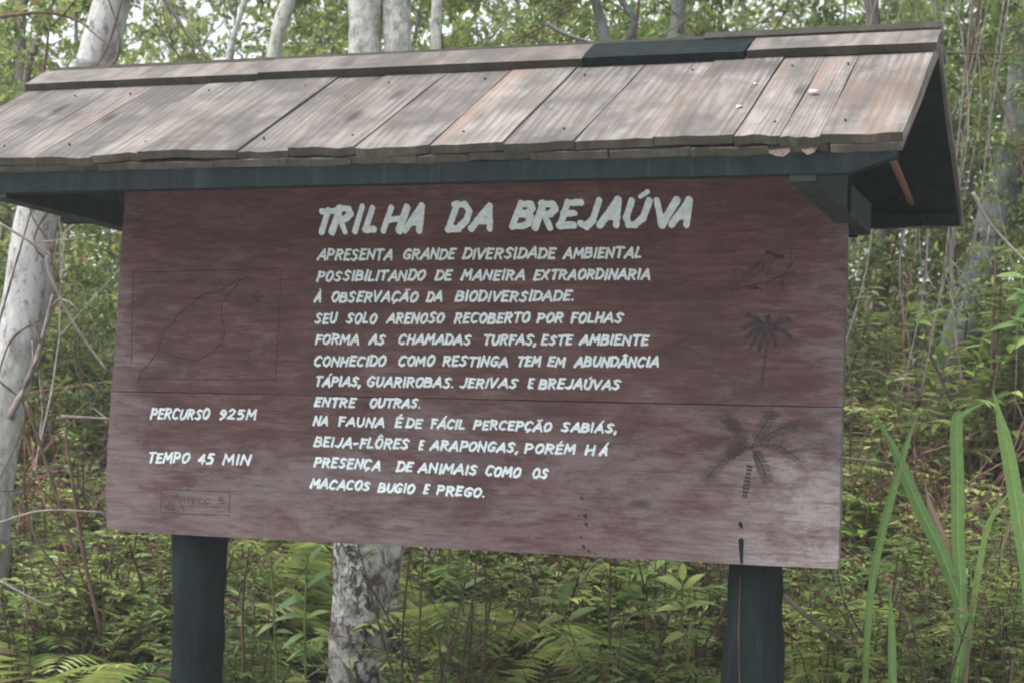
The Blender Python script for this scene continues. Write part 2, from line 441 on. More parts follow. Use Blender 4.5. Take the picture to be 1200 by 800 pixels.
def wavy_box(x0, x1, z0, z1, y0, y1, nxs, nzs, amp, corner=None):
    """a board standing in the xz plane with slightly uneven edges"""
    mb = MB(); V = []; F = []
    for yi, y in enumerate((y0, y1)):
        for j in range(nzs + 1):
            for i in range(nxs + 1):
                x = x0 + (x1 - x0) * i / nxs; z = z0 + (z1 - z0) * j / nzs
                if j in (0, nzs): z += amp * mnoise.noise(Vector((x * 3, z * 5, 1.0)))
                if i in (0, nxs): x += amp * mnoise.noise(Vector((x * 3, z * 5, 9.0)))
                if corner and i == 0 and j == 0: x += corner; z += corner * 0.6
                V.append((x, y, z))
    n = nxs + 1; o = n * (nzs + 1)
    for j in range(nzs):
        for i in range(nxs):
            q = (j*n+i, j*n+i+1, (j+1)*n+i+1, (j+1)*n+i)
            F.append(q); F.append(tuple(o + k for k in q[::-1]))
    for i in range(nxs):
        F.append((i, o+i, o+i+1, i+1)); t = nzs * n
        F.append((t+i, t+i+1, o+t+i+1, o+t+i))
    for j in range(nzs):
        a, b = j*n, (j+1)*n
        F.append((a, b, o+b, o+a)); a += nxs; b += nxs
        F.append((a, o+a, o+b, b))
    mb.add(V, F); return mb
ZS = 0.418
wavy_box(-1.10, 1.10, 0.0, ZS - 0.0012, 0.0, 0.032, 24, 3, 0.004, 0.014).build('plank', M_BOARD, SIGN)
wavy_box(-1.10, 1.10, ZS + 0.0012, 1.045, 0.0, 0.032, 24, 4, 0.0015).build('plank', M_BOARD, SIGN)
# seam packing so no light shows through
mb = MB(); mb.box(-1.09, 1.09, 0.034, 0.05, ZS - 0.03, ZS + 0.03); mb.build('backing_strip', M_TEAL, SIGN)

# posts
def post(cx, r, seed, ztop, lean=0.0):
    pts = []; rad = []
    for i in range(60):
        z = -1.3 + (ztop + 1.3) * i / 59
        pts.append((cx + lean * z + 0.008 * math.sin(z * 2.3 + seed), 0.125, z))
        rad.append(r * (1 + 0.05 * math.sin(z * 7 + seed) + 0.035 * math.sin(z * 19 + 2 * seed) + 0.03 * math.sin(z * 41 + seed)))
    mb = MB(); mb.tube(pts, rad, 24, 0.22, seed); mb.build('post', M_TEAL, SIGN, True)
    q = [np.array([cx + lean * z + .008 * math.sin(z * 2.3 + seed) + (-.02 if cx > 0 else .012) + .004 * math.sin(z * 11), .125 - r * 1.0, z]) for z in np.linspace(-1.0, -.03, 14)]
    mb = MB(); mb.tube(q, [.0008 + .0010 * math.sin(i * 1.9) ** 2 for i in range(14)], 5, cap=False); mb.build('crack', M_REDWOOD if cx > 0 else M_LINE, SIGN)
post(-0.846, 0.076, 1.0, 1.13, -0.05)
post(0.862, 0.076, 4.0, 1.13)

# roof: ridge runs along x at y=-0.005; eaves at y=-0.62 and +0.61
YR = -0.005; ZR = 1.388; YF, ZE = -0.622, 1.006; YB = 0.612
def slope_frame(front):
    ye = YF if front else YB
    d = np.array([0, ye - YR, ZE - ZR]); L = np.linalg.norm(d); d /= L
    n = np.array([0, -d[2] * (1 if front else -1) * -1, 0])
    n = np.array([0, d[2], -d[1]]) if not front else np.array([0, -d[2], d[1]])
    if n[2] < 0: n = -n
    return d, n, L
def roof_board(name, front, xt0, xt1, xe0, xe1, s0, s1, h0, h1, m, label=None, warp=0.004, seed=0, ends=0.006):
    """a plank lying on a roof slope: x at the ridge end (xt) and the eave end (xe), s down the slope, h off it"""
    d, n, L = slope_frame(front)
    ni, nj = 5, 6
    V = []; F = []
    rs = random.Random(seed)
    ph = rs.random() * 9; lift = rs.uniform(-1, 1) * warp
    eo = [rs.uniform(-1, 1) * ends + 0.35 * ends * math.sin(i * 1.7 + ph) for i in range(ni + 1)]
    for h in (h1, h0):
        for j in range(nj + 1):
            t = j / nj
            for i in range(ni + 1):
                u = i / ni
                x = (xt0 + (xt1 - xt0) * u) * (1 - t) + (xe0 + (xe1 - xe0) * u) * t
                if i in (0, ni): x += 0.0012 * math.sin(t * 9 + ph + i)
                s = s0 + (s1 - s0) * t
                if j == nj: s += eo[i]
                hh = h + lift * t + warp * 0.5 * math.sin(u * 3.1 + ph) * t
                p = np.array([x, YR, ZR]) + d * s + n * hh
                V.append(p)
    a = ni + 1; o = a * (nj + 1)
    for j in range(nj):
        for i in range(ni):
            q = (j*a+i, (j+1)*a+i, (j+1)*a+i+1, j*a+i+1)
            if not front: q = q[::-1]
            F.append(q); F.append(tuple(o + k for k in q[::-1]))
    def side(x, y):
        f = (x, y, o + y, o + x)
        F.append(f if front else f[::-1])
    for i in range(ni): side(i + 1, i); side(nj*a + i, nj*a + i + 1)
    for j in range(nj): side(j*a, (j+1)*a); side((j+1)*a + ni, j*a + ni)
    mb = MB(); mb.add(V, F)
    ob = mb.build(name, m, SIGN)
    if label: ob['label'] = label
    return ob
SEAM_E = [-1.405, -1.262, -1.122, -0.997, -0.816, -0.674, -0.377, -0.230, -0.046, 0.161, 0.359, 0.542, 0.741, 0.939, 1.047, 1.141, 1.334]
SEAM_T = [-1.395, -1.195, -1.065, -0.933, -0.762, -0.597, -0.342, -0.194, -0.005, 0.186, 0.377, 0.572, 0.760, 0.945, 1.053, 1.138, 1.331]
_, _, LF = slope_frame(True); _, _, LB = slope_frame(False)
lifts = {5: 0.003, 9: 0.002, 12: 0.004}
for i in range(16):
    g0 = 0.0013 if i % 3 else 0.0028
    lb = {9: 'plank with a warm orange streak', 15: 'widest plank with a swirling knot', 5: 'wide cracked plank'}.get(i)
    roof_board('roof_plank', True, SEAM_T[i] + g0, SEAM_T[i+1] - g0, SEAM_E[i] + g0, SEAM_E[i+1] - g0,
               0.004, LF, -0.022 + lifts.get(i, 0), 0.0 + lifts.get(i, 0), M_ROOF, lb, 0.004, i + 1)
rs = random.Random(5); x = -1.402; k = 0
while x < 1.30:                                     # second layer that closes the joints
    x2 = min(1.328, x + rs.uniform(0.14, 0.22))
    if 1.328 - x2 < 0.08: x2 = 1.328
    roof_board('lower_roof_plank', True, x + 0.002, x2 - 0.002, x + 0.002, x2 - 0.002, 0.01, LF - rs.uniform(-0.002, 0.006),
               -0.046, -0.026, M_ROOF, None, 0.002, 50 + k, 0.003); x = x2; k += 1
x = -1.402; k = 0
while x < 1.30:
    x2 = min(1.333, x + rs.uniform(0.15, 0.24))
    if 1.333 - x2 < 0.08: x2 = 1.333
    roof_board('roof_plank', False, x + 0.0015, x2 - 0.0015, x + 0.0015, x2 - 0.0015, 0.004, LB, -0.022, 0.0, M_ROOF, None, 0.003, 80 + k)
    x = x2; k += 1
roof_board('ceiling_panel', True, -1.36, 1.322, -1.36, 1.322, 0.03, LF - 0.03, -0.056, -0.049, M_TEAL, 'dark painted underside', 0.0, 3, 0)
roof_board('ceiling_panel', False, -1.40, 1.322, -1.40, 1.322, 0.03, LB - 0.02, -0.034, -0.025, M_TEAL, 'dark painted underside', 0.0, 4, 0)
# ridge boards
caps = [(-1.400, -0.605, 0.024, M_CAP, None), (-0.602, 0.386, 0.026, M_CAP, None),
        (0.389, 0.843, 0.026, M_TEAL, 'dark teal painted ridge board'), (0.846, 1.336, 0.025, M_CAP, None)]
for i, (x0, x1, h, m, lb) in enumerate(caps):
    sh = 0.055 if i == 0 else 0.0
    roof_board('ridge_board', True, x0 + 0.0, x1, x0 - 0.0, x1 - (0.006 if i == 2 else 0), -0.005, 0.125 + 0.004 * (i == 2), 0.002, h, m, lb, 0.002, 200 + i, 0.002)
for i, (x0, x1) in enumerate([(-1.39, -0.2), (-0.197, 0.70), (0.703, 1.334)]):
    roof_board('ridge_board', False, x0, x1, x0, x1, -0.035 if i == 2 else -0.022, 0.10, 0.003, 0.024, M_CAP, None, 0.002, 220 + i, 0.002)
# structure under the roof
def beam(name, pts, m=M_TEAL, label=None):
    """prism: front outline points (x,z) swept from y0 to y1"""
    outline, y0, y1 = pts
    n = len(outline); mb = MB()
    mb.add([(x, y0, z) for x, z in outline] + [(x, y1, z) for x, z in outline],
           [tuple(range(n)), tuple(range(n, 2*n))[::-1]] + [(i, i+n, (i+1) % n + n, (i+1) % n) for i in range(n)])
    o = mb.build(name, m, SIGN)
    if label: o['label'] = label
    return o
beam('fascia_board', ([(-1.39, 0.914), (-0.2, 0.917), (0.6, 0.919), (1.205, 0.919), (1.316, 0.955), (1.316, 0.968), (-1.39, 0.968)], -0.598, -0.565))
beam('fascia_board', ([(-1.39, 0.972), (1.05, 0.972), (1.174, 0.975), (1.222, 0.990), (1.328, 0.984), (1.328, 1.010), (-1.39, 1.010)], 0.505, 0.53))
for x in (1.068, -1.16):
    w_ = 0.062
    mb = MB(); 
    zf, zb = 0.902, (0.902 if x > 0 else 0.922)
    y0, y1, y2 = -0.594, -0.001, 0.20
    mb.add([(x,y0,zf),(x+w_,y0,zf),(x+w_,y2,zb),(x,y2,zb),(x,y0,zf+0.072),(x+w_,y0,zf+0.072),(x+w_,y2,zf+0.085),(x,y2,zf+0.085)],
           [(0,3,2,1),(4,5,6,7),(0,1,5,4),(1,2,6,5),(2,3,7,6),(3,0,4,7)])
    mb.build('cross_beam', M_TEALLIT, SIGN)
    # rafters above each cross beam
    for sgn, L in ((1, LF), (0, LB)):
        pass
for x in (-1.05, 0.0, 1.0):
    for front in (True, False):
        L = LF if front else LB
        roof_board('rafter', front, x, x + 0.045, x, x + 0.045, 0.03, L - 0.06, -0.11, -0.058, M_TEAL, None, 0.0, 7, 0)
mb = MB(); mb.box(-1.37, 1.30, -0.03, 0.02, 1.27, 1.325); mb.build('ridge_beam', M_TEAL, SIGN)
mb = MB(); mb.box(-1.36, 1.05, 0.052, 0.095, 0.945, 1.04); mb.build('top_rail', M_TEAL, SIGN)
mb = MB(); mb.box(1.1305, 1.139, -0.176, -0.166, 0.90, 1.02); mb.build('batten', M_TEAL, SIGN)
pA = np.array([1.30, -0.57, 0.955]); pB = on_y(1068, 238, 0.5) - np.array([0, 0, Z0])
mb = MB(); mb.tube([pA, (pA + pB) / 2, pB], 0.009, 6); mb.build('brace_stick', M_REDWOOD, SIGN)
# bare wood where the fascia paint has chipped
for (xa, xb, pts_) in ((0, 0, [(895,175),(925,174),(926,178),(918,184),(909,183),(902,180)]), (0, 0, [(938,173),(958,173),(954,179),(946,182),(940,177)])):
    P = [on_y(px, py, -0.5995) - np.array([0, 0, Z0]) for px, py in pts_]
    mb = MB(); mb.add(P, [tuple(range(len(P)))[::-1]]); mb.build('bare_wood_patch', M_BARE, SIGN)
# nails in the roof planks
nm = MB()
d, n, L = slope_frame(True)
for i in range(16):
    for u in (0.25, 0.75):
        for s in (0.2, L - 0.09):
            t = s / L
            x = (SEAM_T[i] * (1-t) + SEAM_E[i] * t) * (1-u) + (SEAM_T[i+1] * (1-t) + SEAM_E[i+1] * t) * u + random.uniform(-.01, .01)
            p = np.array([x, YR, ZR]) + d * s + n * 0.004
            if (i * 7 + int(u * 4) + int(s * 9)) % 3 == 0: nm.tube([p - n * 0.006, p + n * 0.0015], 0.0028, 6)
o = nm.build('nail_heads', M_NAIL, SIGN); o['kind'] = 'stuff'

# ------------------------------------------------------------------ lettering (brush strokes merged into outlines)
GL = {
 'A': [[(0,0),(.5,1),(.85,0)],[(.15,.33),(.75,.33)]],
 'B': [[(0,0),(.05,1)],[(.05,.97),(.5,.95),(.62,.78),(.5,.58),(.05,.52)],[(.3,.54),(.68,.42),(.68,.15),(.45,.03),(0,.03)]],
 'C': [[(.72,.85),(.5,.99),(.2,.9),(.03,.55),(.08,.15),(.35,.0),(.65,.12)]],
 'D': [[(.05,0),(.1,1)],[(.0,.97),(.45,.97),(.75,.72),(.75,.35),(.5,.05),(.0,.02)]],
 'E': [[(.08,0),(.08,1)],[(.08,.96),(.6,.98)],[(.08,.52),(.5,.54)],[(.05,.03),(.6,.04)]],
 'F': [[(.08,0),(.08,1)],[(.0,.95),(.6,.97)],[(.08,.52),(.48,.54)]],
 'G': [[(.7,.86),(.45,.99),(.15,.85),(.02,.5),(.1,.12),(.4,.0),(.66,.15),(.68,.42),(.42,.42)]],
 'H': [[(.05,0),(.05,1)],[(.68,0),(.68,1)],[(.05,.45),(.68,.55)]],
 'I': [[(.1,0),(.1,1)]],
 'J': [[(.6,1),(.58,.25),(.35,.0),(.05,.12)]],
 'L': [[(.05,1),(.05,.04),(.58,.06)]],
 'M': [[(0,0),(.1,1),(.42,.35),(.8,1),(.88,0)]],
 'N': [[(.02,0),(.05,1)],[(.05,.95),(.68,.08)],[(.68,0),(.7,1)]],
 'O': [[(.38,1),(.1,.82),(.02,.42),(.18,.05),(.42,.0),(.66,.25),(.72,.62),(.6,.93),(.38,1)]],
 'P': [[(.05,0),(.08,1)],[(.0,.97),(.5,.95),(.68,.75),(.55,.5),(.08,.42)]],
 'R': [[(.05,0),(.08,1)],[(.0,.97),(.5,.95),(.66,.76),(.52,.55),(.08,.48)],[(.3,.48),(.68,0)]],
 'S': [[(.66,.86),(.4,.99),(.12,.82),(.2,.6),(.5,.45),(.6,.2),(.35,.0),(.02,.12)]],
 'T': [[(.36,0),(.36,1)],[(.0,.95),(.74,.98)]],
 'U': [[(.03,1),(.03,.3),(.2,.02),(.45,.02),(.66,.3),(.68,1)]],
 'V': [[(.0,1),(.3,.02),(.75,1)]],
 'X': [[(.0,1),(.65,0)],[(.68,1),(.0,0)]],
 '9': [[(.62,.7),(.35,.5),(.08,.68),(.2,.95),(.5,.97),(.64,.75),(.55,.3),(.25,.0)]],
 '2': [[(.05,.8),(.3,1),(.6,.85),(.5,.5),(.02,.05),(.65,.06)]],
 '5': [[(.6,.96),(.15,.96),(.1,.6),(.4,.62),(.62,.4),(.5,.08),(.05,.03)]],
 '4': [[(.45,1),(.0,.35),(.7,.35)],[(.5,.75),(.48,.0)]],
 '.': [[(.05,.03),(.08,.05)]],
 ',': [[(.1,.08),(.02,-.18)]],
 '-': [[(.05,.45),(.42,.47)]],
}
ADV = {'I': .26, '.': .2, ',': .22, '-': .55, 'M': .98, 'A': .92, 'V': .8, 'E': .7, 'F': .66, 'L': .66, 'J': .72, 'H': .82, 'N': .84}
ACC = {'Á': ('A', [[(.5,1.18),(.68,1.38)]]), 'À': ('A', [[(.3,1.38),(.5,1.2)]]), 'Ã': ('A', [[(.25,1.22),(.75,1.27)]]),
       'Â': ('A', [[(.2,1.15),(.45,1.35),(.7,1.15)]]), 'É': ('E', [[(.25,1.18),(.42,1.4)]]), 'Ê': ('E', [[(.1,1.15),(.3,1.35),(.5,1.15)]]),
       'Ô': ('O', [[(.15,1.2),(.38,1.42),(.6,1.2)]]), 'Ú': ('U', [[(.3,1.15),(.5,1.36)]]), 'Ç': ('C', [[(.4,-.02),(.42,-.16),(.28,-.22)]])}
def shape_mesh(mb, segs, x0, x1, z0, z1, step, y):
    """fill the union of round-nibbed strokes (segments with two radii) by marching squares"""
    gx = np.arange(x0, x1 + step, step); gz = np.arange(z0, z1 + step, step)
    X, Zg = np.meshgrid(gx, gz)
    D = np.full(X.shape, 1.0)
    for (ax, az, bx, bz, ra, rb) in segs:
        vx, vz = bx - ax, bz - az; l2 = vx*vx + vz*vz + 1e-12
        t = np.clip(((X-ax)*vx + (Zg-az)*vz) / l2, 0, 1)
        dx = X - ax - t*vx; dz = Zg - az - t*vz
        dd = np.sqrt(dx*dx + dz*dz + 0.5*dx*dz) - (ra + (rb-ra)*t)
        D = np.minimum(D, dd)
    r0 = segs[0][4]
    D += r0 * (0.16 if r0 < .006 else 0.09) * np.sin(X * 2.3 / r0 + 13 * Zg / 0.1 + x0 * 99) * np.sin(Zg * 1.9 / r0 + x0 * 57)
    cache = {}
    def vid(key, p):
        if key not in cache:
            cache[key] = len(mb.v); mb.v.append((p[0], y, p[1]))
        return cache[key]
    nz, nx_ = D.shape
    ins = D < 0
    any_ = ins[:-1,:-1] | ins[1:,:-1] | ins[:-1,1:] | ins[1:,1:]
    for j, i in zip(*np.nonzero(any_)):
        cs = [(j, i), (j, i+1), (j+1, i+1), (j+1, i)]
        poly = []
        for k in range(4):
            a = cs[k]; b = cs[(k+1) % 4]
            da, db = D[a], D[b]
            if da < 0: poly.append(vid(('v', a), (gx[a[1]], gz[a[0]])))
            if (da < 0) != (db < 0):
                t = da / (da - db)
                poly.append(vid(('e', min(a, b), max(a, b)), (gx[a[1]] + (gx[b[1]]-gx[a[1]])*t, gz[a[0]] + (gz[b[0]]-gz[a[0]])*t)))
        if len(poly) >= 3: mb.f.append(tuple(poly))
def write_word(mb, word, x0, x1, zb0, zb1, H, rr, slant=0.28, step=None, jit=1.0, y=-0.0008):
    """hand-lettered word fitted between x0 and x1 (board metres), baseline zb0..zb1, cap height H"""
    tot = 0; items = []
    for ch in word:
        base = ACC[ch][0] if ch in ACC else ch
        adv = ADV.get(base, .80)
        items.append((ch, base, tot, adv)); tot += adv + 0.17
    tot -= 0.17
    kx = (x1 - x0 - slant * H * 0.55) / tot
    for ch, base, off, adv in items:
        jz = random.uniform(-.05, .05) * H * jit; sc = random.uniform(.95, 1.06); sl_ = slant + random.uniform(-.06, .06) * jit
        xs_ = x0 + off * kx; fr = (xs_ - x0) / max(1e-6, (x1 - x0)); zb = zb0 + (zb1 - zb0) * fr + jz
        strokes = list(GL[base])
        if ch in ACC: strokes = strokes + ACC[ch][1]
        segs = []
        for si, st in enumerate(strokes):
            acc = ch in ACC and si >= len(GL[base])
            pts = [(xs_ + (px + random.uniform(-.025, .025)*jit) * kx + (pz * sl_) * H, zb + (pz + random.uniform(-.025, .025)*jit) * H * sc) for px, pz in st]
            for k in range(len(pts) - 1):
                ra = rr * random.uniform(.88, 1.18); rb = rr * random.uniform(.85, 1.12)
                if acc: ra *= .6; rb *= .7
                if base in '.': ra *= .8; rb *= .8
                segs.append((pts[k][0], pts[k][1], pts[k+1][0], pts[k+1][1], ra, rb))
        X = [s[0] for s in segs] + [s[2] for s in segs]; Zz = [s[1] for s in segs] + [s[3] for s in segs]
        m_ = rr * 1.6
        shape_mesh(mb, segs, min(X)-m_, max(X)+m_, min(Zz)-m_, max(Zz)+m_, step or rr * 0.5, y)
def B(px, py):
    p = on_y(px, py, 0.0); return p[0], p[2] - Z0
PX = 1 / 408.0     # roughly metres per photo pixel on the board
# title: every letter its own part
title = [('T',367,392,243,275),('R',385,413,242,275),('I',409,428,241,275),('L',424,445,241,274),('H',445,478,240,274),('A',472,499,240,274),
         ('D',521,551,238,273),('A',549,582,238,271),
         ('B',597,628,235,269),('R',623,654,236,270),('E',651,681,236,269),('J',675,703,234,269),('A',700,731,232,268),('Ú',727,762,232,268),('V',763,795,231,268),('A',784,813,231,267)]
for ti, (ch, xa, xb, yt, yb) in enumerate(title):
    x0, zb = B(xa, yb); x1, _ = B(xb, yb); _, zt = B((xa+xb)/2, yt)
    H = zt - zb; rr = 0.0092
    mb = MB()
    write_word(mb, ch, x0 + rr * .8, x1 - rr * .6, zb + rr*.8, zb + rr*.8, H - rr * 1.6, rr, 0.30 if ch != 'V' else .1, 0.0032, 0.35, -0.0007 - 0.00006 * ti)
    mb.build('letter', M_WHITE, SIGN)
lines = [
 [('APRESENTA',371,462),('GRANDE',471.5,535),('DIVERSIDADE',541,653),('AMBIENTAL',659,754),(306,303,14)],
 [('POSSIBILITANDO',370,499.6),('DE',508.6,531),('MANEIRA',539.5,617),('EXTRAORDINARIA',624,764),(330.5,328,13.5)],
 [('À',367.5,378),('OBSERVAÇÃO',387,491),('DA',498.5,520),('BIODIVERSIDADE.',532.7,675),(355,353.5,13.5)],
 [('SEU',368,396),('SOLO',404.7,443),('ARENOSO',452,522),('RECOBERTO',531,622.6),('POR',628,661.5),('FOLHAS',667.6,731.3),(380,379,13.5)],
 [('FORMA',368,423),('AS',431.4,452.4),('CHAMADAS',465.5,554),('TURFAS,',565,630.7),('ESTE',633,672.7),('AMBIENTE',678,762),(404,405,13)],
 [('CONHECIDO',367,454),('COMO',465.5,510.7),('RESTINGA',518,597),('TEM',604.4,635),('EM',640.4,664),('ABUNDÂNCIA',672,774),(429.5,430.5,13.3)],
 [('TÁPIAS,',368,425),('GUARIROBAS.',429,534),('JERIVAS',537,608),('E',617.6,627),('BREJAÚVAS',630.7,729),(453,457,13)],
 [('ENTRE',367,418),('OUTRAS.',432,495),(477,479,12.5)],
 [('NA',366,386),('FAUNA',395.4,452.4),('É',461.6,473),('DE',474.7,496.5),('FÁCIL',503.6,546.4),('PERCEPÇÃO',553.5,648),('SABIÁS,',657,725),(499,508,12.5)],
 [('BEIJA-FLÔRES',367,481),('E',489.7,497.6),('ARAPONGAS,',503,609.7),('PORÉM',613.6,676),('H',684,699),('Á',701.6,713.4),(523.5,534,13)],
 [('PRESENÇA',367,447.7),('DE',463.4,485),('ANIMAIS',489,561.4),('COMO',567.4,611.5),('OS',622.8,643.8),(547.5,561.5,13)],
 [('MACACOS',362.6,435.3),('BUGIO',442,487.3),('E',495,503.6),('PREGO.',510.7,570),(572,583,12.5)],
 [('PERCURSO',175,247),('925M',254.5,302),(491.5,492,13.5)],
 [('TEMPO',172,223),('45',230.5,252.5),('MIN',260.5,295),(542,545.5,13.5)],
]
for ln in lines:
    yl, yr_, h = ln[-1]; xl = ln[0][1]; xr = ln[-2][2]
    for wd, xa, xb in ln[:-1]:
        mb = MB(); ya = yl + (yr_ - yl) * (xa - xl) / (xr - xl); yb_ = yl + (yr_ - yl) * (xb - xl) / (xr - xl)
        x0, z0 = B(xa, ya); x1, z1 = B(xb, yb_); _, zt = B(xa, ya - h)
        H = zt - z0; rr = 0.0032
        if wd == 'H': rr = 0.003
        write_word(mb, wd, x0 + rr, x1 - rr, z0 + rr, z1 + rr, H - 2 * rr, rr, 0.22, 0.0017, 1.0)
        mb.build('painted_word', M_WHITE, SIGN)

# drawings in dark line
_dk = [0]
def ribbons(mb, strokes, wpx, taper=False):
    for st in strokes:
        P = [np.array(B(*p)) for p in st]
        if len(P) < 2: continue
        _dk[0] += 1
        y = -0.0005 - 0.00001 * (_dk[0] % 60)
        L_, R2 = [], []
        for i, p in enumerate(P):
            d_ = P[min(i+1, len(P)-1)] - P[max(i-1, 0)]; d_ /= np.linalg.norm(d_) + 1e-9
            n_ = np.array([-d_[1], d_[0]])
            w2 = wpx * PX / 2 * (1 + 0.35 * math.sin(i * 2.1 + _dk[0])) * (1 - 0.7 * i / len(P) if taper else 1)
            L_.append(p + n_ * w2); R2.append(p - n_ * w2)
        n = len(P)
        mb.add([(q[0], y, q[1]) for q in L_] + [(q[0], y, q[1]) for q in R2], [(i, i+1, n+i+1, n+i) for i in range(n-1)])
def dens(st, k=6):
    out = []
    for i in range(len(st)-1):
        for j in range(k): out.append((st[i][0]+(st[i+1][0]-st[i][0])*j/k + random.uniform(-.3,.3), st[i][1]+(st[i+1][1]-st[i][1])*j/k + random.uniform(-.3,.3)))
    out.append(st[-1]); return out
def Z(x, y): return (120 + x/5, 300 + y/5)
mb = MB()
ribbons(mb, [dens([Z(180,97), Z(550,85), Z(980,80), Z(1045,70)], 8), dens([Z(182,95), Z(176,330), Z(170,630)], 8),
             dens([Z(1048,80), Z(1035,400), Z(1012,725)], 8), dens([Z(215,718), Z(620,722), Z(1012,727)], 8)], 0.9)
ribbons(mb, [dens([Z(212,745), Z(222,680), Z(270,635), Z(320,570), Z(340,520), Z(365,430), Z(415,395), Z(440,345), Z(500,305), Z(550,255), Z(600,222), Z(680,212), Z(730,180), Z(800,140), Z(845,135)], 3)], 1.3)
ribbons(mb, [dens([Z(810,145), Z(740,225), Z(700,290), Z(698,350), Z(718,440), Z(700,510), Z(630,570), Z(560,612), Z(470,600), Z(400,575), Z(340,555)], 3)], 1.1)
ribbons(mb, [[Z(885,235), Z(910,205), Z(938,238), Z(910,265), Z(885,235)], [Z(910,195), Z(910,270)], [Z(875,236), Z(948,238)]], 0.8)
rl = random.Random(2)
cur = 222
while cur < 545:                                    # the faint, no longer legible caption
    hgt = rl.uniform(12, 22); ribbons(mb, [[Z(cur, 158), Z(cur+rl.uniform(-2,8), 158-hgt), Z(cur+rl.uniform(6,12), 156)]], 0.8); cur += rl.uniform(14, 22)
mb.build('map_drawing', M_LINE, SIGN)
def Z(x, y): return (840 + x/6.15, 270 + y/6.15)
mb = MB()
ribbons(mb, [dens([Z(95,432), Z(185,355), Z(210,305), Z(290,245), Z(330,205), Z(350,160), Z(400,165), Z(485,188)],2), dens([Z(485,190), Z(430,200), Z(400,215), Z(378,280), Z(355,330)],2),
             dens([Z(205,348), Z(280,330), Z(330,290), Z(340,235)],2), dens([Z(215,325), Z(270,280), Z(320,235)],2), dens([Z(95,432), Z(210,400), Z(330,375)],2),
             dens([Z(355,390), Z(430,345), Z(500,320), Z(570,300)],3), dens([Z(350,380), Z(440,330), Z(560,290)],3), dens([Z(480,310), Z(530,240), Z(545,110)],3), dens([Z(505,300), Z(550,220), Z(600,185)],3),
             dens([Z(480,330), Z(485,435)],2), dens([Z(462,335), Z(468,420)],2)], 0.8)
ribbons(mb, [[Z(355,158), Z(400,168), Z(430,185), Z(480,190)]], 3.0)
for k in range(16):
    a = rl.uniform(0, 6.28); ribbons(mb, [[Z(265,410), Z(265+math.cos(a)*rl.uniform(30,70), 408+math.sin(a)*rl.uniform(15,38))]], 0.9)
mb.build('bird_drawing', M_LINE, SIGN)
def palm(Z, c, tips, trunk, tw, fw, name, m, barb):
    mb = MB()
    for tp, sag in tips:
        pts = []
        for i in range(10):
            t = i / 9
            x = c[0] + (tp[0]-c[0])*t; y = c[1] + (tp[1]-c[1])*t - sag * math.sin(math.pi * t)
            pts.append((x, y))
        ribbons(mb, [[Z(*p) for p in pts]], fw)
        for i in range(2, 10):
            for q in range(3):
                p = pts[i]; dx, dy = pts[i][0]-pts[i-1][0], pts[i][1]-pts[i-1][1]; l = math.hypot(dx, dy)+1e-6; dx /= l; dy /= l
                o_ = (q - 1) * l * .33; L0 = barb * (1 - 0.45 * abs(i/9 - .55)) * rl.uniform(.8, 1.2)
                for sg in (-1, 1):
                    ribbons(mb, [[Z(p[0]+dx*o_, p[1]+dy*o_), Z(p[0]+dx*o_+(dx*.6 - dy*sg*.8)*L0, p[1]+dy*o_+(dy*.6 + dx*sg*.8)*L0)]], fw*.55)
    (xa, ya), (xb, yb) = trunk
    n = 9
    for i in range(n):
        t0, t1 = i/n, (i+.62)/n
        ribbons(mb, [[Z(xa+(xb-xa)*t0, ya+(yb-ya)*t0), Z(xa+(xb-xa)*t1, ya+(yb-ya)*t1)]], tw)
    ribbons(mb, [[Z(xa-tw*2, ya), Z(xb-tw*2, yb)], [Z(xa+tw*2, ya), Z(xb+tw*2, yb)]], .7)
    mb.build(name, m, SIGN)
palm(lambda x, y: (850 + x/6.67, 360 + y/6.67), (340,175), [((175,65),15),((150,165),45),((160,255),50),((200,310),50),((265,330),25),((395,290),10),((510,230),25),((500,100),25),((330,70),10)],
     ((335,240),(278,630)), 3.6, 1.5, 'palm_drawing', M_LINE2, 26)
palm(lambda x, y: (810 + x/6.16, 470 + y/6.16), (430,340), [((70,300),50),((110,560),60),((260,130),10),((590,90),15),((740,180),40),((790,430),70),((545,555),35),((270,390),20)],
     ((425,460),(382,700)), 6.5, 1.0, 'palm_drawing', M_LINE2, 60)
def Z(x, y): return (170 + x/10, 560 + y/10)
mb = MB()
ribbons(mb, [dens([Z(190,130), Z(600,145), Z(990,165), Z(990,430)], 5), dens([Z(190,130), Z(185,395), Z(600,420), Z(990,432)], 5), dens([Z(370,190), Z(230,360), Z(455,385), Z(370,190)], 4),
             [Z(465,230), Z(470,300)], [Z(500,215), Z(505,300)], [Z(500,250), Z(540,240)], [Z(555,235), Z(560,300)], [Z(555,250), Z(590,240)], dens([Z(620,250), Z(690,235)],2), [Z(625,255), Z(640,300), Z(690,298), Z(700,250)],
             [Z(715,240), Z(720,350)], [Z(715,245), Z(765,250), Z(760,290), Z(718,295)],
             [Z(860,240), Z(880,220), Z(920,222), Z(900,250), Z(860,252), Z(935,262), Z(925,295), Z(880,290)]], 1.0)
mb.build('emblem_drawing', M_LINE2, SIGN)
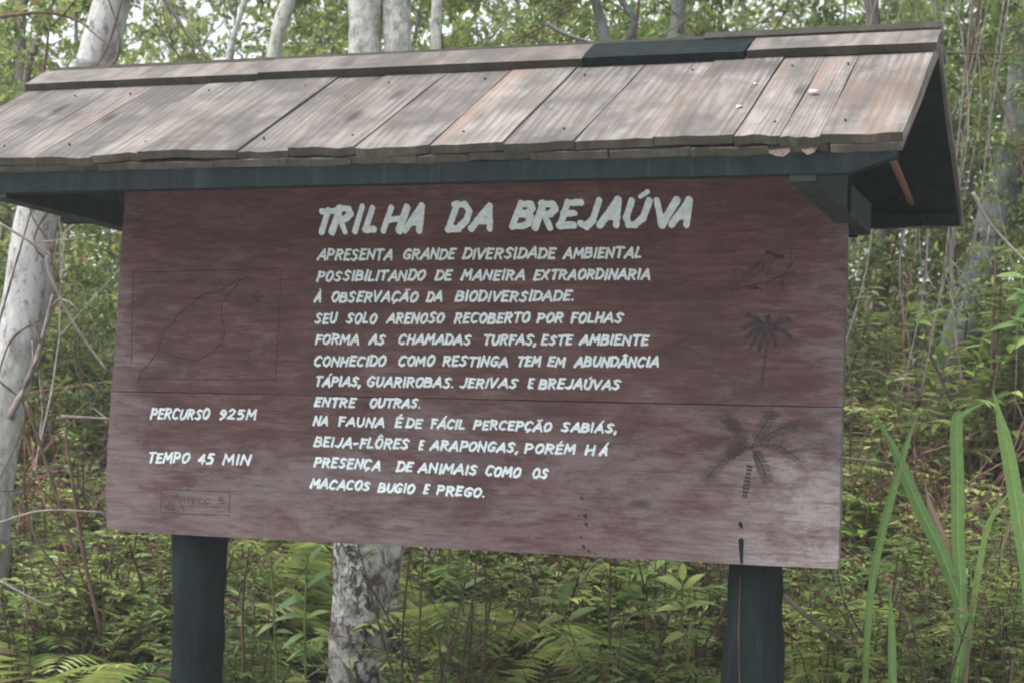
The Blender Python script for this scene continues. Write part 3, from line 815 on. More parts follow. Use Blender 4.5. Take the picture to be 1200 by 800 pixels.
# paint runs and spots
mb = MB()
shape_mesh(mb, [(*B(869,634), *B(872,664), .0085, .0100), (*B(868,614), *B(869,617), .0065, .0045)], B(850,0)[0], B(892,0)[0], 0.001, 0.16, 0.004, -0.0006)
mb.build('paint_run', M_TEAL, SIGN)
mb = MB()
for px, py, r in ((686,604,.006),(687,614,.005),(679,603,.003),(681,629,.003),(684,640,.005),(690,645,.004),(682,583,.004),(698,648,.003)):
    x, z = B(px, py); shape_mesh(mb, [(x, z, x + .002, z - r * .8, r, r * .6)], x - .015, x + .015, z - .015, z + .015, .002, -0.0006)
mb.build('dark_spots', M_LINE, SIGN)['kind'] = 'stuff'
# little pale petals lying on the roof
nn = Vector(n)
for px, py, r, lb in ((954,110,.009,'long pale petal lying on the second roof plank from the right'), (867,128,.0065,'round white petal lying near the eave of the roof planks'), (886,101,.004,'tiny pale fleck lying high on the roof planks')):
    q = RC @ np.array([(px-600)/F_PX, 1, -(py-400)/F_PX]); p0 = np.array([0, YR, ZR + Z0])
    tt = (n @ (p0 - CAM_C)) / (n @ q); P = CAM_C + tt * q + n * 0.008
    mb = MB(); V = []
    e1 = np.array([1, 0, 0]); e2 = d
    for k in range(8):
        th = k * math.pi / 4; V.append(e1 * r * math.cos(th) * 1.5 + e2 * r * math.sin(th) + n * (0.002 * math.sin(2*th)))
    V.append(n * -0.002)
    for k in range(8): V.append(V[k] - n * 0.0012)
    mb.add(V, [(k, (k+1) % 8, 8) for k in range(8)] + [(k, 9+k, 9+(k+1) % 8, (k+1) % 8) for k in range(8)])
    o = mb.build('fallen_petal', M_PETAL); o.location = P; tag(o, lb, 'petal')

# ================================================================== VEGETATION
LT = {  # leaf templates: (along, across, out of plane), faces
 'lance': (np.array([(0,0,0),(.28,.5,.06),(.28,-.5,.06),(.3,0,0),(.68,.36,.0),(.68,-.36,.0),(.7,0,-.05),(1,0,-.16)]),
           [(0,3,1),(0,2,3),(3,6,4,1),(3,2,5,6),(6,7,4),(6,5,7)]),
 'leaf': (np.array([(0,0,0),(.45,.5,.05),(.45,-.5,.05),(1,0,-.1),(.5,0,-.03)]), [(0,4,1),(0,2,4),(4,3,1),(4,2,3)]),
 'tiny': (np.array([(0,0,0),(.45,.5,.0),(.45,-.5,.0),(1,0,-.05)]), [(0,2,3,1)]),
}
class Leaves:
    def __init__(s): s.p = {k: [] for k in LT}
    def add(s, kind, pos, dr, up, L, W):
        s.p[kind].append((*pos, *dr, *up, L, W))
    def build(s, name, material, parent=None, data_only=True):
        VV = []; FF = []; o = 0
        for kind, rows in s.p.items():
            if not rows: continue
            A = np.array(rows, float); T, Fc = LT[kind]
            pos, d_, u = A[:, :3], A[:, 3:6], A[:, 6:9]
            d_ = d_ / (np.linalg.norm(d_, axis=1, keepdims=True) + 1e-9)
            sd_ = np.cross(d_, u); sd_ /= (np.linalg.norm(sd_, axis=1, keepdims=True) + 1e-9)
            nn_ = np.cross(sd_, d_)
            L, W = A[:, 9:10, None], A[:, 10:11, None]
            V_ = pos[:, None] + L * T[None, :, 0:1] * d_[:, None] + W * T[None, :, 1:2] * sd_[:, None] + L * T[None, :, 2:3] * nn_[:, None]
            VV.append(V_.reshape(-1, 3)); k = len(T)
            for i in range(len(A)):
                FF.extend([tuple(q + o for q in f) for f in Fc]); o += k
        me = bpy.data.meshes.new(name)
        me.from_pydata(np.concatenate(VV).tolist(), [], FF)
        me.materials.append(material)
        return me
def unit(v): v = np.array(v, float); return v / (np.linalg.norm(v) + 1e-9)
def rv(r, s=1.0): return np.array([r.uniform(-s, s) for _ in range(3)])

def fern_variant(seed, size, M, nfr=9, erect=0.6):
    r = random.Random(seed); lv = Leaves(); st = MB()
    for k in range(nfr):
        az_ = 2 * math.pi * (k + r.random() * .7) / nfr; L = size * r.uniform(.7, 1.1)
        hd = np.array([math.cos(az_), math.sin(az_), 0]); pts = []
        e0 = r.uniform(erect, 1.35); p = np.zeros(3) + hd * .02; ns = 16
        curl = r.uniform(1.1, 1.9)
        for i in range(ns):
            t = i / (ns - 1); e = e0 - curl * t * t
            pts.append(p.copy()); p = p + L / ns * (hd * math.cos(e) + np.array([0, 0, math.sin(e)]))
        st.tube(pts, [.0035 * (1 - .7 * i / ns) * (size / .6) for i in range(ns)], 4, cap=False)
        side = np.cross(hd, (0, 0, 1))
        for i in range(4, ns * 2 - 1):
            f = i / 2; a0 = pts[int(f)]; a1 = pts[min(int(f) + 1, ns - 1)]; q = a0 + (a1 - a0) * (f % 1)
            tg = unit(pts[min(int(f)+1, ns-1)] - pts[max(int(f)-1, 0)])
            t = f / (ns - 1); wl = L * .26 * math.sin(math.pi * min(1, (t - .08) ** .75)) + .01
            for sg in (-1, 1):
                dr = unit(side * sg + tg * .45 + np.array([0, 0, -.15]) + rv(r, .08))
                nu = unit(np.cross(side, tg)) * 1.0 + rv(r, .2)
                lv.add('leaf', q, dr, nu, wl * r.uniform(.85, 1.1), L / ns * .5 * .62)
    return [('stem', st.build('stem', M_TWIGB, data_only=True)), ('fronds', lv.build('fronds', M))]
def shrub_variant(seed, h, M, leafL=.09, leafW=.026, nst=7, spread=.35, kind='lance', nl=14, stemM=None, droop=.25):
    r = random.Random(seed); lv = Leaves(); st = MB()
    for k in range(nst):
        az_ = r.uniform(0, 6.28); sp = r.uniform(.15, 1) * spread; hh = h * r.uniform(.6, 1.05)
        base = np.array([math.cos(az_), math.sin(az_), 0]) * r.uniform(0, .08)
        top = np.array([math.cos(az_) * sp * hh, math.sin(az_) * sp * hh, hh]); mid = (base + top) / 2 + rv(r, .08) * h
        path = smooth_path([base, mid, top], 6)
        st.tube(path, [.006 * h * (1 - .75 * i / len(path)) + .0012 for i in range(len(path))], 4, cap=False)
        for i in range(4, len(path)):
            tg = unit(path[i] - path[i-1])
            if r.random() < .55:           # side twig
                dr = unit(rv(r) * [1, 1, .35] + np.array([0, 0, .35])); Lt = h * r.uniform(.12, .28)
                tw = [path[i], path[i] + dr * Lt * .5 + rv(r, .015), path[i] + dr * Lt + np.array([0, 0, -.02])]
                st.tube(tw, [.0022, .0016, .001], 3, cap=False)
                for q in range(int(nl * .6)):
                    t = (q + 1) / (nl * .6); pp = tw[0] + (tw[2] - tw[0]) * t
                    s_ = unit(np.cross(dr, (0, 0, 1))) * (1 if q % 2 else -1)
                    lv.add(kind, pp, unit(s_ + dr * .7 + np.array([0, 0, -droop]) + rv(r, .25)), unit(np.array([0, 0, 1]) + rv(r, .45)), leafL * r.uniform(.55, 1.1), leafW * r.uniform(.75, 1.15))
            for q in range(2):
                a = r.uniform(0, 6.28)
                dr = unit(np.array([math.cos(a), math.sin(a), r.uniform(-.2, .5)]))
                lv.add(kind, path[i], dr, unit(np.array([0, 0, 1]) + rv(r, .4)), leafL * r.uniform(.7, 1.25), leafW * r.uniform(.8, 1.2))
    return [('stem', st.build('stem', stemM or M_TWIGB, data_only=True)), ('leaves', lv.build('leaves', M))]
def sapling_variant(seed, h, M, leafL=.055, leafW=.02, nb=26, stemM=None, low=.15, nl=1.0, kind='leaf'):
    r = random.Random(seed); lv = Leaves(); st = MB()
    path = smooth_path([(0,0,0), rv(r,.1)+[0,0,h*.35], rv(r,.2)+[0,0,h*.7], rv(r,.3)+[0,0,h]], 5)
    st.tube(path, [.012 * h / 2 * (1 - .85 * i / len(path)) + .002 for i in range(len(path))], 6, cap=False)
    for b_i in range(nb):
        t = low + (1 - low) * (b_i + r.random()) / nb; q = path[min(len(path)-1, int(t * (len(path)-1)))]
        a = r.uniform(0, 6.28); Lb = h * .26 * (1.15 - .6 * t) * r.uniform(.6, 1.2)
        d0 = unit([math.cos(a), math.sin(a), r.uniform(.1, .9)])
        br = smooth_path([q, q + d0 * Lb * .5 + rv(r, .05), q + d0 * Lb + np.array([0, 0, -.08]) + rv(r, .06)], 4)
        st.tube(br, [.0045 * (1 - .7 * i / len(br)) + .001 for i in range(len(br))], 4, cap=False)
        for i in range(2, len(br)):
            for z_ in range(2):
                dt = unit(rv(r) + d0 * .4); Lt = Lb * r.uniform(.15, .42)
                st.tube([br[i], br[i] + dt * Lt], [.0018, .001], 3, cap=False)
                for k in range(int(7 * nl)):
                    pp = br[i] + dt * Lt * (k + 1) / (7 * nl) + rv(r, .012)
                    lv.add(kind, pp, unit(rv(r) + dt * .5 + np.array([0, 0, -.15])), unit(np.array([0, 0, 1]) + rv(r, .7)), leafL * r.uniform(.5, 1.2), leafW * r.uniform(.7, 1.2))
    return [('stem', st.build('stem', stemM or M_TWIGB, data_only=True)), ('leaves', lv.build('leaves', M))]
def twig_tangle(seed, size, M, n=34):
    r = random.Random(seed); st = MB()
    for k in range(n):
        p = np.array([r.uniform(-.4, .4), r.uniform(-.3, .3), 0]) * size; dr = unit([r.uniform(-1, 1), r.uniform(-.6, .6), r.uniform(.2, 1.3)])
        L = size * r.uniform(.4, 1.1); q = [p]
        for i in range(7):
            dr = unit(dr + rv(r, .22) + np.array([0, 0, -.05])); q.append(q[-1] + dr * L / 7)
            if r.random() < .5:
                e = unit(dr + rv(r, .9)); st.tube([q[-1], q[-1] + e * L * .12, q[-1] + e * L * .22 + rv(r, .02)], [.0018, .0013, .0008], 3, cap=False)
        st.tube(q, [.0042 * (1 - .8 * i / 7) * r.uniform(.7, 1.2) + .0007 for i in range(8)], 4, cap=False)
    return [('twigs', st.build('twigs', M, data_only=True))]

VAR = {
 'fern': [fern_variant(i, s, m, nf) for i, (s, m, nf) in enumerate([(.62, M_FERN, 9), (.75, M_FERN, 10), (.5, M_FERNY, 11), (.68, M_FERNY, 8)])],
 'dry_fern': [fern_variant(20 + i, s, M_FERNR, 7, .9) for i, s in enumerate((.6, .8))],
 'lance': [shrub_variant(30 + i, h, m, .075, .021, n, .5, nl=16) for i, (h, n, m) in enumerate([(.75, 11, M_LANCE), (.9, 11, M_LANCE), (.65, 10, M_FERNY)])],
 'small': [shrub_variant(40 + i, h, m, .042, .017, 14, .5, 'leaf', 18) for i, (h, m) in enumerate(((.75, M_SMALL), (.95, M_SMALL), (.7, M_FERNY)))],
 'broad': [shrub_variant(80 + i, h, m, .135, .048, 9, .45) for i, (h, m) in enumerate(((.75, M_LANCE), (.7, M_BRIGHT)))],
 'sapling': [sapling_variant(50 + i, h, M_SMALL, .06, .023, 30, nl=1.2) for i, h in enumerate((2.2, 2.8, 3.2))],
 'canopy': [sapling_variant(60 + i, h, M_CROWN, .085, .034, 44, M_BARKM, .22, 1.5) for i, h in enumerate((4.6, 5.6))],
 'stalks': [twig_tangle(90, .8, M_STALK, 60), twig_tangle(91, 1.0, M_STALK, 60)],
 'twigs': [twig_tangle(70, 1.0, M_TWIG), twig_tangle(71, 1.3, M_TWIG), twig_tangle(72, 1.0, M_TWIGB, 40)],
}
def place(kind, var, loc, label, cat, group, rz=None, sc=1.0, name='plant', tilt=(0, 0)):
    o = empty(name, tuple(loc), label, cat, group, random.uniform(0, 6.28) if rz is None else rz)
    o.rotation_euler = (tilt[0], tilt[1], o.rotation_euler[2]); o.scale = (sc, sc, sc)
    for nm_, me in VAR[kind][var]:
        c = bpy.data.objects.new(nm_, me); COL.objects.link(c); c.parent = o
        c['kind'] = 'stuff' if nm_ in ('leaves', 'fronds', 'twigs') else None
        if nm_ == 'stem': del c['kind']
    return o
def gpt(px, depth):
    p = spot(px, 560, depth); return np.array([p[0], p[1], tz(p[0], p[1]) - .02])
ZONES = [(0, 'beyond the left edge of the board'), (130, 'beside the board\'s left end'), (205, 'below the board\'s lower left corner'), (390, 'between left post and forked trunk'),
         (620, 'just right of the forked trunk'), (850, 'left of the right post'), (1000, 'just right of the right post'), (1110, 'among the tall blades at the right'), (1280, 'at the right edge'), (9999, 'beyond the right edge')]
def zone(px):
    for lim, z in ZONES:
        if px < lim: return z
SPEC = {
 'fern': ('fern', ['mid-green fern', 'broad green fern', 'yellow-green fern', 'pale yellowish fern'], 'fern'),
 'dry_fern': ('dry_fern', ['dried reddish fern', 'tall dried brown fern'], 'fern'),
 'lance': ('shrub', ['narrow-leaved shrub', 'tall narrow-leaved shrub', 'yellow-green narrow-leaved shrub'], 'shrub'),
 'small': ('bush', ['small-leaved green bush', 'dense small-leaved bush', 'yellowish small-leaved bush'], 'bush'),
 'broad': ('leafy_plant', ['broad-leaved green plant', 'fresh yellow-green broad-leaved plant'], 'plant'),
 'sapling': ('sapling', ['slender sapling', 'bushy sapling', 'tall sapling'], 'sapling'),
 'canopy': ('young_tree', ['loose-leaved young tree', 'taller loose-leaved young tree'], 'tree'),
 'stalks': ('dry_stalks', ['clump of reddish dry stalks', 'wide clump of reddish dry stalks'], 'stalks'),
 'twigs': ('dead_twigs', ['tangle of pale dead twigs', 'wide tangle of pale twigs', 'tangle of brown twigs'], 'twigs'),
}
def scatter(kind, n, pxr, dr, sc, seed, thin=0.0):
    r = random.Random(seed); nm_, lb, cat = SPEC[kind]
    for i in range(n):
        px = pxr[0] + (pxr[1] - pxr[0]) * (i + r.random()) / n; dp = r.uniform(*dr)
        if thin and 130 < px < 960 and r.random() < thin: continue
        p = gpt(px, dp)
        if p[1] < 0.55 and -1.45 < p[0] < 1.4: continue
        if dp < 7.2 and 325 < px < 530 and kind != 'small': continue
        if dp < 6.8 and 345 < px < 500: continue
        if kind in ('dry_fern', 'broad') and dp < 7.6 and 330 < px < 540: continue
        if kind in ('twigs', 'stalks') and dp < 7.3 and (120 < px < 540 or 800 < px < 1000): continue
        v = r.randrange(len(VAR[kind])); k = r.uniform(*sc); t_ = (k - sc[0]) / (sc[1] - sc[0])
        size = 'small ' if t_ < .33 else ('large ' if t_ > .66 else '')
        row = 'in front' if dp < 6.6 else ('second row' if dp < 7.9 else ('up the bank' if dp < 9.5 else 'far up the bank'))
        if len((size + lb[v] + ' ' + row + ' ' + zone(px)).split()) > 16: size = ''
        place(kind, v, p, size + lb[v] + ', ' + row + ', ' + zone(px), cat, cat + ' plants of the ' + kind.replace('_', ' ') + ' kind', None, k, nm_, (r.uniform(-.12, .12), r.uniform(-.12, .12)))
# front rows of undergrowth, seen under the board and beside it
scatter('fern', 44, (-150, 1350), (6.0, 6.9), (.8, 1.15), 1)
scatter('lance', 16, (-150, 1350), (6.0, 6.9), (.7, .95), 2)
scatter('broad', 9, (-150, 1350), (6.0, 7.2), (.65, .95), 24)
scatter('small', 26, (-150, 1350), (6.0, 7.0), (.7, .95), 3)
scatter('dry_fern', 12, (-150, 1350), (6.5, 7.4), (.7, .9), 4)
scatter('fern', 9, (-60, 200), (5.75, 6.2), (.9, 1.15), 41)
scatter('fern', 10, (540, 860), (5.9, 6.3), (.85, 1.05), 42)
scatter('stalks', 22, (-150, 1350), (6.0, 7.2), (.7, 1.0), 31)
scatter('twigs', 12, (-150, 1350), (6.9, 7.6), (.4, .6), 5)
scatter('fern', 40, (-150, 1350), (6.9, 8.0), (1.0, 1.35), 21)
scatter('lance', 14, (-150, 1350), (6.9, 8.0), (.85, 1.15), 22)
scatter('broad', 8, (-150, 1350), (7.0, 8.2), (.8, 1.1), 25)
scatter('small', 24, (-150, 1350), (6.9, 8.0), (.85, 1.2), 23)
scatter('stalks', 22, (-150, 1350), (7.2, 9.5), (1.0, 1.7), 32)
# middle rows up the bank
scatter('fern', 36, (-250, 1450), (8.0, 9.8), (1.0, 1.6), 6, .5)
scatter('lance', 34, (-250, 1450), (8.0, 10.0), (1.1, 1.8), 7, .5)
scatter('small', 36, (-250, 1450), (8.0, 10.5), (1.1, 1.9), 8, .5)
scatter('twigs', 26, (-250, 1450), (8.3, 10.8), (1.2, 1.9), 9, .3)
scatter('dry_fern', 16, (-250, 1450), (7.6, 10), (1.1, 1.6), 15, .5)
scatter('sapling', 34, (-250, 1450), (8.3, 11.0), (.75, 1.1), 10)
scatter('canopy', 26, (-300, 1500), (10.5, 14.5), (.7, 1.0), 11)
scatter('canopy', 10, (1500, 2300), (9.5, 14.5), (.7, 1.0), 51)
scatter('sapling', 10, (1380, 2200), (7.5, 11), (.75, 1.1), 52)
scatter('fern', 14, (1350, 2100), (6.5, 10), (.9, 1.5), 53)
scatter('lance', 12, (1350, 2100), (6.5, 10), (.9, 1.5), 54)
# right of the sign, close by
scatter('fern', 10, (985, 1260), (4.75, 5.9), (.85, 1.15), 12)
scatter('lance', 7, (985, 1280), (4.85, 5.9), (.8, 1.1), 13)
scatter('broad', 3, (985, 1280), (4.9, 6.2), (.75, 1.05), 26)
scatter('small', 7, (985, 1280), (4.9, 6.2), (.8, 1.1), 14)

# the far wood reads as one mass
r = random.Random(99); lv = Leaves(); st = MB()
for k in range(3600):
    px = r.uniform(-900, 2500); dp = r.uniform(14, 20); p = spot(px, 560, dp); h = r.uniform(0, 1) ** 1.1 * 6.5
    if px < 300 and h > 3.0 and r.random() < .65: continue
    if h > 5.4 and r.random() < .4: continue
    c = np.array([p[0], p[1], tz(p[0], p[1]) + h]); R0 = r.uniform(.3, .7)
    for q in range(26):
        v_ = unit(rv(r)) * R0 * r.random() ** .4
        lv.add('tiny', c + v_, unit(rv(r)), unit(rv(r, .7) + np.array([0, 0, 1])), r.uniform(.09, .17), r.uniform(.045, .075))
me = lv.build('far_woodland', M_CROWN)
o = obj('far_woodland', me, None, 'stuff'); tag(o, 'distant green woodland closing the view behind all the trees', 'woodland')
# low ground cover hiding the litter
r = random.Random(77); lv = Leaves()
for k in range(7000):
    px = r.uniform(-500, 1900); dp = r.uniform(5.4, 12) ; p = gpt(px, dp)
    if p[1] < 0.3 and -1.3 < p[0] < 1.3: continue
    hh = r.uniform(.02, .42)
    for q in range(3):
        lv.add('leaf', p + rv(r, .08) + np.array([0, 0, hh]), unit(rv(r) * [1, 1, .5]), unit(np.array([0, 0, 1]) + rv(r, .5)), r.uniform(.05, .11), r.uniform(.018, .04))
o = obj('ground_cover', lv.build('ground_cover', M_LANCE), None, 'stuff'); tag(o, 'low leafy ground cover spread over the forest floor', 'ground cover')

# ------------------------------------------------------------------ trees with trunks one can tell apart
def crown_mesh(seed, R0=1.7, n=70):
    r = random.Random(seed); lv = Leaves()
    for k in range(n):
        c = unit(rv(r)) * R0 * r.random() ** .5 * np.array([1, 1, .6])
        for q in range(26):
            lv.add('leaf', c + unit(rv(r)) * .38 * r.random(), unit(rv(r)), unit(rv(r, .6) + np.array([0, 0, 1])), r.uniform(.07, .13), r.uniform(.03, .05))
    return lv.build('crown', M_CROWN)
CROWNS = [crown_mesh(300, 1.5, 34), crown_mesh(301, 1.3, 26)]
def tree(pxs, depth, m, label, extend=4.0, seed=1, stems=None, n=14, crown=True, wob=.25, name='tree', limbs=True):
    """pxs: list of (px, py, width_px) from the foot upwards"""
    r = random.Random(seed)
    base = spot(pxs[0][0], pxs[0][1], depth)
    gz = tz(base[0], base[1])
    root = empty(name, (base[0], base[1], gz), label, 'tree')
    o3 = np.array([base[0], base[1], gz])
    def stem(lst, ext):
        P = []; Rr = []
        for px, py, w_ in lst:
            P.append(spot(px, py, depth) - o3); Rr.append(w_ * depth / F_PX / 2)
        if P[0][2] > 0 and lst is pxs:
            P.insert(0, np.array([P[0][0] * .6, P[0][1], -.12])); Rr.insert(0, Rr[0] * 1.25)
        d_ = unit(P[-1] - P[-2]); d_ = unit(d_ * [.5, .5, 1] + rv(r, .05)); tip = P[-1]
        for k in range(1, 4):
            P.append(tip + d_ * ext * k / 3 + rv(r, .12) * [1, 1, 0]); Rr.append(Rr[-1] * .72)
        path = smooth_path(P, 6); rr_ = np.interp(np.linspace(0, len(P)-1, len(path)), range(len(P)), Rr)
        return path, list(rr_)
    mb = MB(); path, rr_ = stem(pxs, extend); mb.tube(path, rr_, n, wob, seed)
    paths = [(path, rr_)]
    for s_ in (stems or []):
        p2, r2 = stem(s_, extend * .9); mb.tube(p2, r2, n, wob, seed + 3); paths.append((p2, r2))
    for pth, rd in paths if limbs else []:
        for k in range(7):
            i = int(len(pth) * r.uniform(.72, .97)); a = r.uniform(0, 6.28); L = r.uniform(.6, 1.5)
            if pth[i][2] + gz < 3.6: continue
            dd = unit([math.cos(a), math.sin(a), .7]); lp = smooth_path([pth[i], pth[i] + dd * L * .5 + rv(r, .1), pth[i] + dd * L + rv(r, .15)], 3)
            mb.tube(lp, [rd[i] * .45 * (1 - .8 * j / len(lp)) + .004 for j in range(len(lp))], 6)
    mb.build('trunk', m, root, True)
    if crown:
        for pth, rd in paths[:1]:
            c = obj('crown', CROWNS[seed % 2], root, 'stuff'); c.location = tuple(pth[-1] + np.array([0, 0, .3])); c.rotation_euler = (0, 0, seed)
    return root
tree([(-25,720,64),(-8,560,54),(4,480,52),(20,400,55),(33,330,50),(45,250,46),(62,190,46),(90,120,47),(111,75,48),(131,0,42),(142,-60,40)], 6.8, M_BARKW,
     'leaning smooth white-barked tree at the left edge of the photo, passing behind the roof', 3.6, 2)
tree([(429,830,104),(430,790,96),(429,740,87),(430,700,81),(431,640,82),(432,520,80),(433,400,76),(431,250,54),(429,100,46),(429,0,45),(430,-60,42)], 6.5, M_BARKL,
     'pale lichen-spotted tree directly behind the middle of the signboard, forking in two above the roof', 3.4, 5,
     stems=[[(440,400,60),(455,250,40),(465,100,34),(465,0,34),(467,-60,32)]], wob=.3)
tree([(505,700,16),(508,300,15),(511,60,13),(512,0,12),(513,-40,12)], 7.6, M_BARKT, 'thin straight whitish tree just right of the forked trunk above the roof', 3.0, 7, n=8)
tree([(250,600,24),(285,300,21),(322,62,18),(338,0,16),(350,-50,15)], 7.4, M_BARKT, 'slim white leaning tree above the left third of the roof', 3.0, 8, n=8)
tree([(240,420,10),(262,120,8),(272,50,7),(288,0,7),(300,-40,6)], 7.9, M_BARKT, 'very thin pale tree between the slim white tree and the white-barked tree', 2.4, 9, n=6)
tree([(742,500,20),(722,120,16),(708,40,13),(698,0,12),(690,-40,11)], 8.6, M_BARKM, 'grey-green slender tree above the middle right of the roof', 3.0, 10, n=8,
     stems=[[(712,90,10),(742,30,8),(728,0,8),(722,-30,7)]])
tree([(1085,640,50),(1100,560,46),(1115,450,42),(1140,350,40),(1165,260,38),(1184,190,36),(1198,110,34),(1208,0,32),(1215,-60,30)], 9.2, M_BARKM,
     'mossy grey tree leaning to the right beyond the right end of the signboard', 3.0, 11, wob=.4)
tree([(60,520,16),(30,300,14),(24,80,12),(25,20,11),(28,-30,10)], 9.6, M_BARKD, 'dark thin upright tree at the top left corner', 3.0, 12, n=8)
tree([(10,400,10),(30,110,9),(40,60,8),(54,20,7),(70,-30,7)], 8.9, M_BARKD, 'dark slanting sapling trunk beside the thin upright dark tree at the top left', 2.4, 13, n=6)
tree([(1020,600,22),(1030,400,20),(1034,280,18),(1030,100,16),(1020,-40,14)], 10.4, M_BARKD, 'dim dark trunk hidden deep behind the right gable of the roof', 3.0, 14, n=8)
tree([(780,600,26),(775,300,24),(790,60,18),(800,-40,16)], 10.8, M_BARKM, 'dim grey trunk deep in the wood above the dark ridge board', 3.0, 15, n=8)

# ------------------------------------------------------------------ thin dark vines clinging to the white-barked trunk
vr = random.Random(8)
vroot = None
for k, pts_ in enumerate([[(60,300),(72,230),(84,150),(100,100),(128,50),(148,-20)], [(40,420),(70,330),(40,280),(86,200),(92,120),(140,60),(120,-20)], [(-8,470),(12,400),(60,360),(58,290),(36,230),(96,100)], [(0,560),(30,480),(-10,430),(10,340),(30,270),(52,190)]]):
    P = smooth_path([spot(x, y, 6.69 + .015 * math.sin(i * 2)) for i, (x, y) in enumerate(pts_)], 6)
    o3 = P[0]; mb = MB(); mb.tube([p - o3 for p in P], [.0045 * vr.uniform(.6, 1.2) for p in P], 5); o = mb.build('vine', M_TWIGB); o.location = tuple(o3)
    tag(o, ['dark vine climbing the right side of the white-barked trunk past the roof', 'dark vine zigzagging across the white-barked trunk', 'vine crossing the lower white-barked trunk beside the board', 'lowest dark vine on the foot of the white-barked trunk'][k], 'vine', None)

# ------------------------------------------------------------------ dead branches one can pick out
def branch(pts, depth, w, m, label, name='dead_branch', side=2, seed=0, group=None):
    r = random.Random(seed)
    P = [spot(px, py, dd) for (px, py), dd in zip(pts, depth if hasattr(depth, '__len__') else [depth] * len(pts))]
    o3 = P[0]; P = smooth_path([p - o3 for p in P], 5); n = len(P)
    mb = MB(); W2 = w * 6.5 / F_PX / 2
    mb.tube(P, [W2 * (1 - .55 * i / n) for i in range(n)], 7, .3, seed)
    for k in range(side):
        i = r.randrange(n // 4, n - 1); e = unit(unit(P[i] - P[i-1]) + rv(r, .8)); L = r.uniform(.08, .25)
        mb.tube([P[i], P[i] + e * L * .5 + rv(r, .01), P[i] + e * L], [W2 * .45, W2 * .35, W2 * .2], 5)
    o = mb.build(name, m, None, True); o.location = tuple(o3)
    return tag(o, label, 'branch', group)
branch([(187,-10),(213,30),(243,70)], 6.9, 6, M_TWIG, 'bare grey-brown branch slanting down to the roof right of the white-barked tree', seed=1)
branch([(0,20),(25,17),(50,15),(80,20),(104,32)], 6.4, 5, M_TWIGB, 'dark arching twig crossing in front of the top left corner', seed=2)
branch([(55,300),(62,330),(90,385),(127,436)], 6.5, 5.5, M_TWIG, 'long pale twig slanting down to the left end of the board', seed=3, side=1)
branch([(72,488),(100,489),(140,491)], 6.5, 5, M_TWIG, 'short white stick lying level behind the left end of the board', seed=4, side=0)
branch([(0,262),(30,280),(62,300)], 6.3, 4, M_TWIG, 'thin twig crossing the white-barked trunk below the roof', seed=5)
branch([(10,490),(35,440),(50,395),(62,345)], 6.4, 8, M_TWIG, 'peeling pale branch standing along the right side of the white-barked trunk', seed=6, side=3)
branch([(1140,225),(1160,262),(1205,310)], 6.2, 5, M_TWIG, 'pale brown branch slanting down at the right edge of the photo', seed=7)
branch([(1100,62),(1150,63),(1205,64)], 6.8, 3, M_TWIGB, 'thin level twig right of the roof ridge', seed=8, side=3)
branch([(918,697),(950,725),(980,745),(1010,760)], 5.4, 6, M_TWIG, 'bent pale dead stalk just right of the right post', seed=9, side=0)
branch([(30,470),(60,560),(85,640),(100,690)], 6.2, 4, M_TWIGB, 'bare brown stalk leaning left beside the lower left corner of the board', seed=10, side=0)
branch([(118,740),(98,650),(84,560),(76,500)], 6.1, 5, M_TWIGB, 'tall dark brown bare stem left of the board', seed=11, side=0)
branch([(0,612),(50,598),(125,600)], 6.0, 3.5, M_TWIG, 'thin reddish twig lying level at the lower left', seed=12)
branch([(0,680),(30,697),(60,712)], 5.9, 3.5, M_TWIG, 'thin grey twig low at the left edge of the photo', seed=13)
branch([(640,27),(662,40),(700,52)], 7.3, 7, M_TWIG, 'short pale branch above the middle of the roof', seed=14)
branch([(620,800),(632,720),(616,650)], 6.2, 4, M_TWIGB, 'thin dark stem under the middle of the board', seed=15, side=1)
branch([(716,800),(714,720),(716,650)], 6.1, 4, M_TWIGB, 'thin dark stem under the board between the middle and the right post', seed=16, side=1)
branch([(286,800),(284,710),(292,640)], 6.0, 4, M_TWIGB, 'thin brown stem just right of the left post', seed=17, side=1)
branch([(680,690),(692,665),(712,650)], 6.0, 4, M_TWIG, 'short curled dead stalk under the board', seed=18, side=0)
for k, (x_, y_, dx, dy) in enumerate([(235,110,-60,-90),(560,60,40,-50),(600,50,70,-40),(870,40,60,-45),(900,45,30,-60),(760,50,60,-40),(820,45,-50,-45),(230,66,30,-70)]):
    branch([(x_, y_), (x_+dx*.5+4, y_+dy*.5), (x_+dx, y_+dy)], 8.0 + .2 * k, 3.5, M_TWIG if k % 2 else M_TWIGB, 'fine bare twig showing above the ridge of the roof', seed=30 + k, side=5, group='fine twigs above the roof ridge')

for k in range(18):
    x_ = 1010 + 11 * k + random.uniform(-5, 5); y_ = random.uniform(-60, -10); L_ = random.uniform(330, 560); b_x = random.uniform(-90, 60)
    branch([(x_, y_), (x_ + b_x * .3 + random.uniform(-26, 26), y_ + L_ * .35), (x_ + b_x * .7 + random.uniform(-28, 28), y_ + L_ * .7), (x_ + b_x, y_ + L_)], 7.4 + random.random(), random.uniform(1.8, 3.2), M_TWIG, 'thin grey vine hanging in the thicket beyond the right end of the signboard', name='hanging_vine', side=3, seed=60 + k, group='grey vines hanging beyond the right end of the signboard')

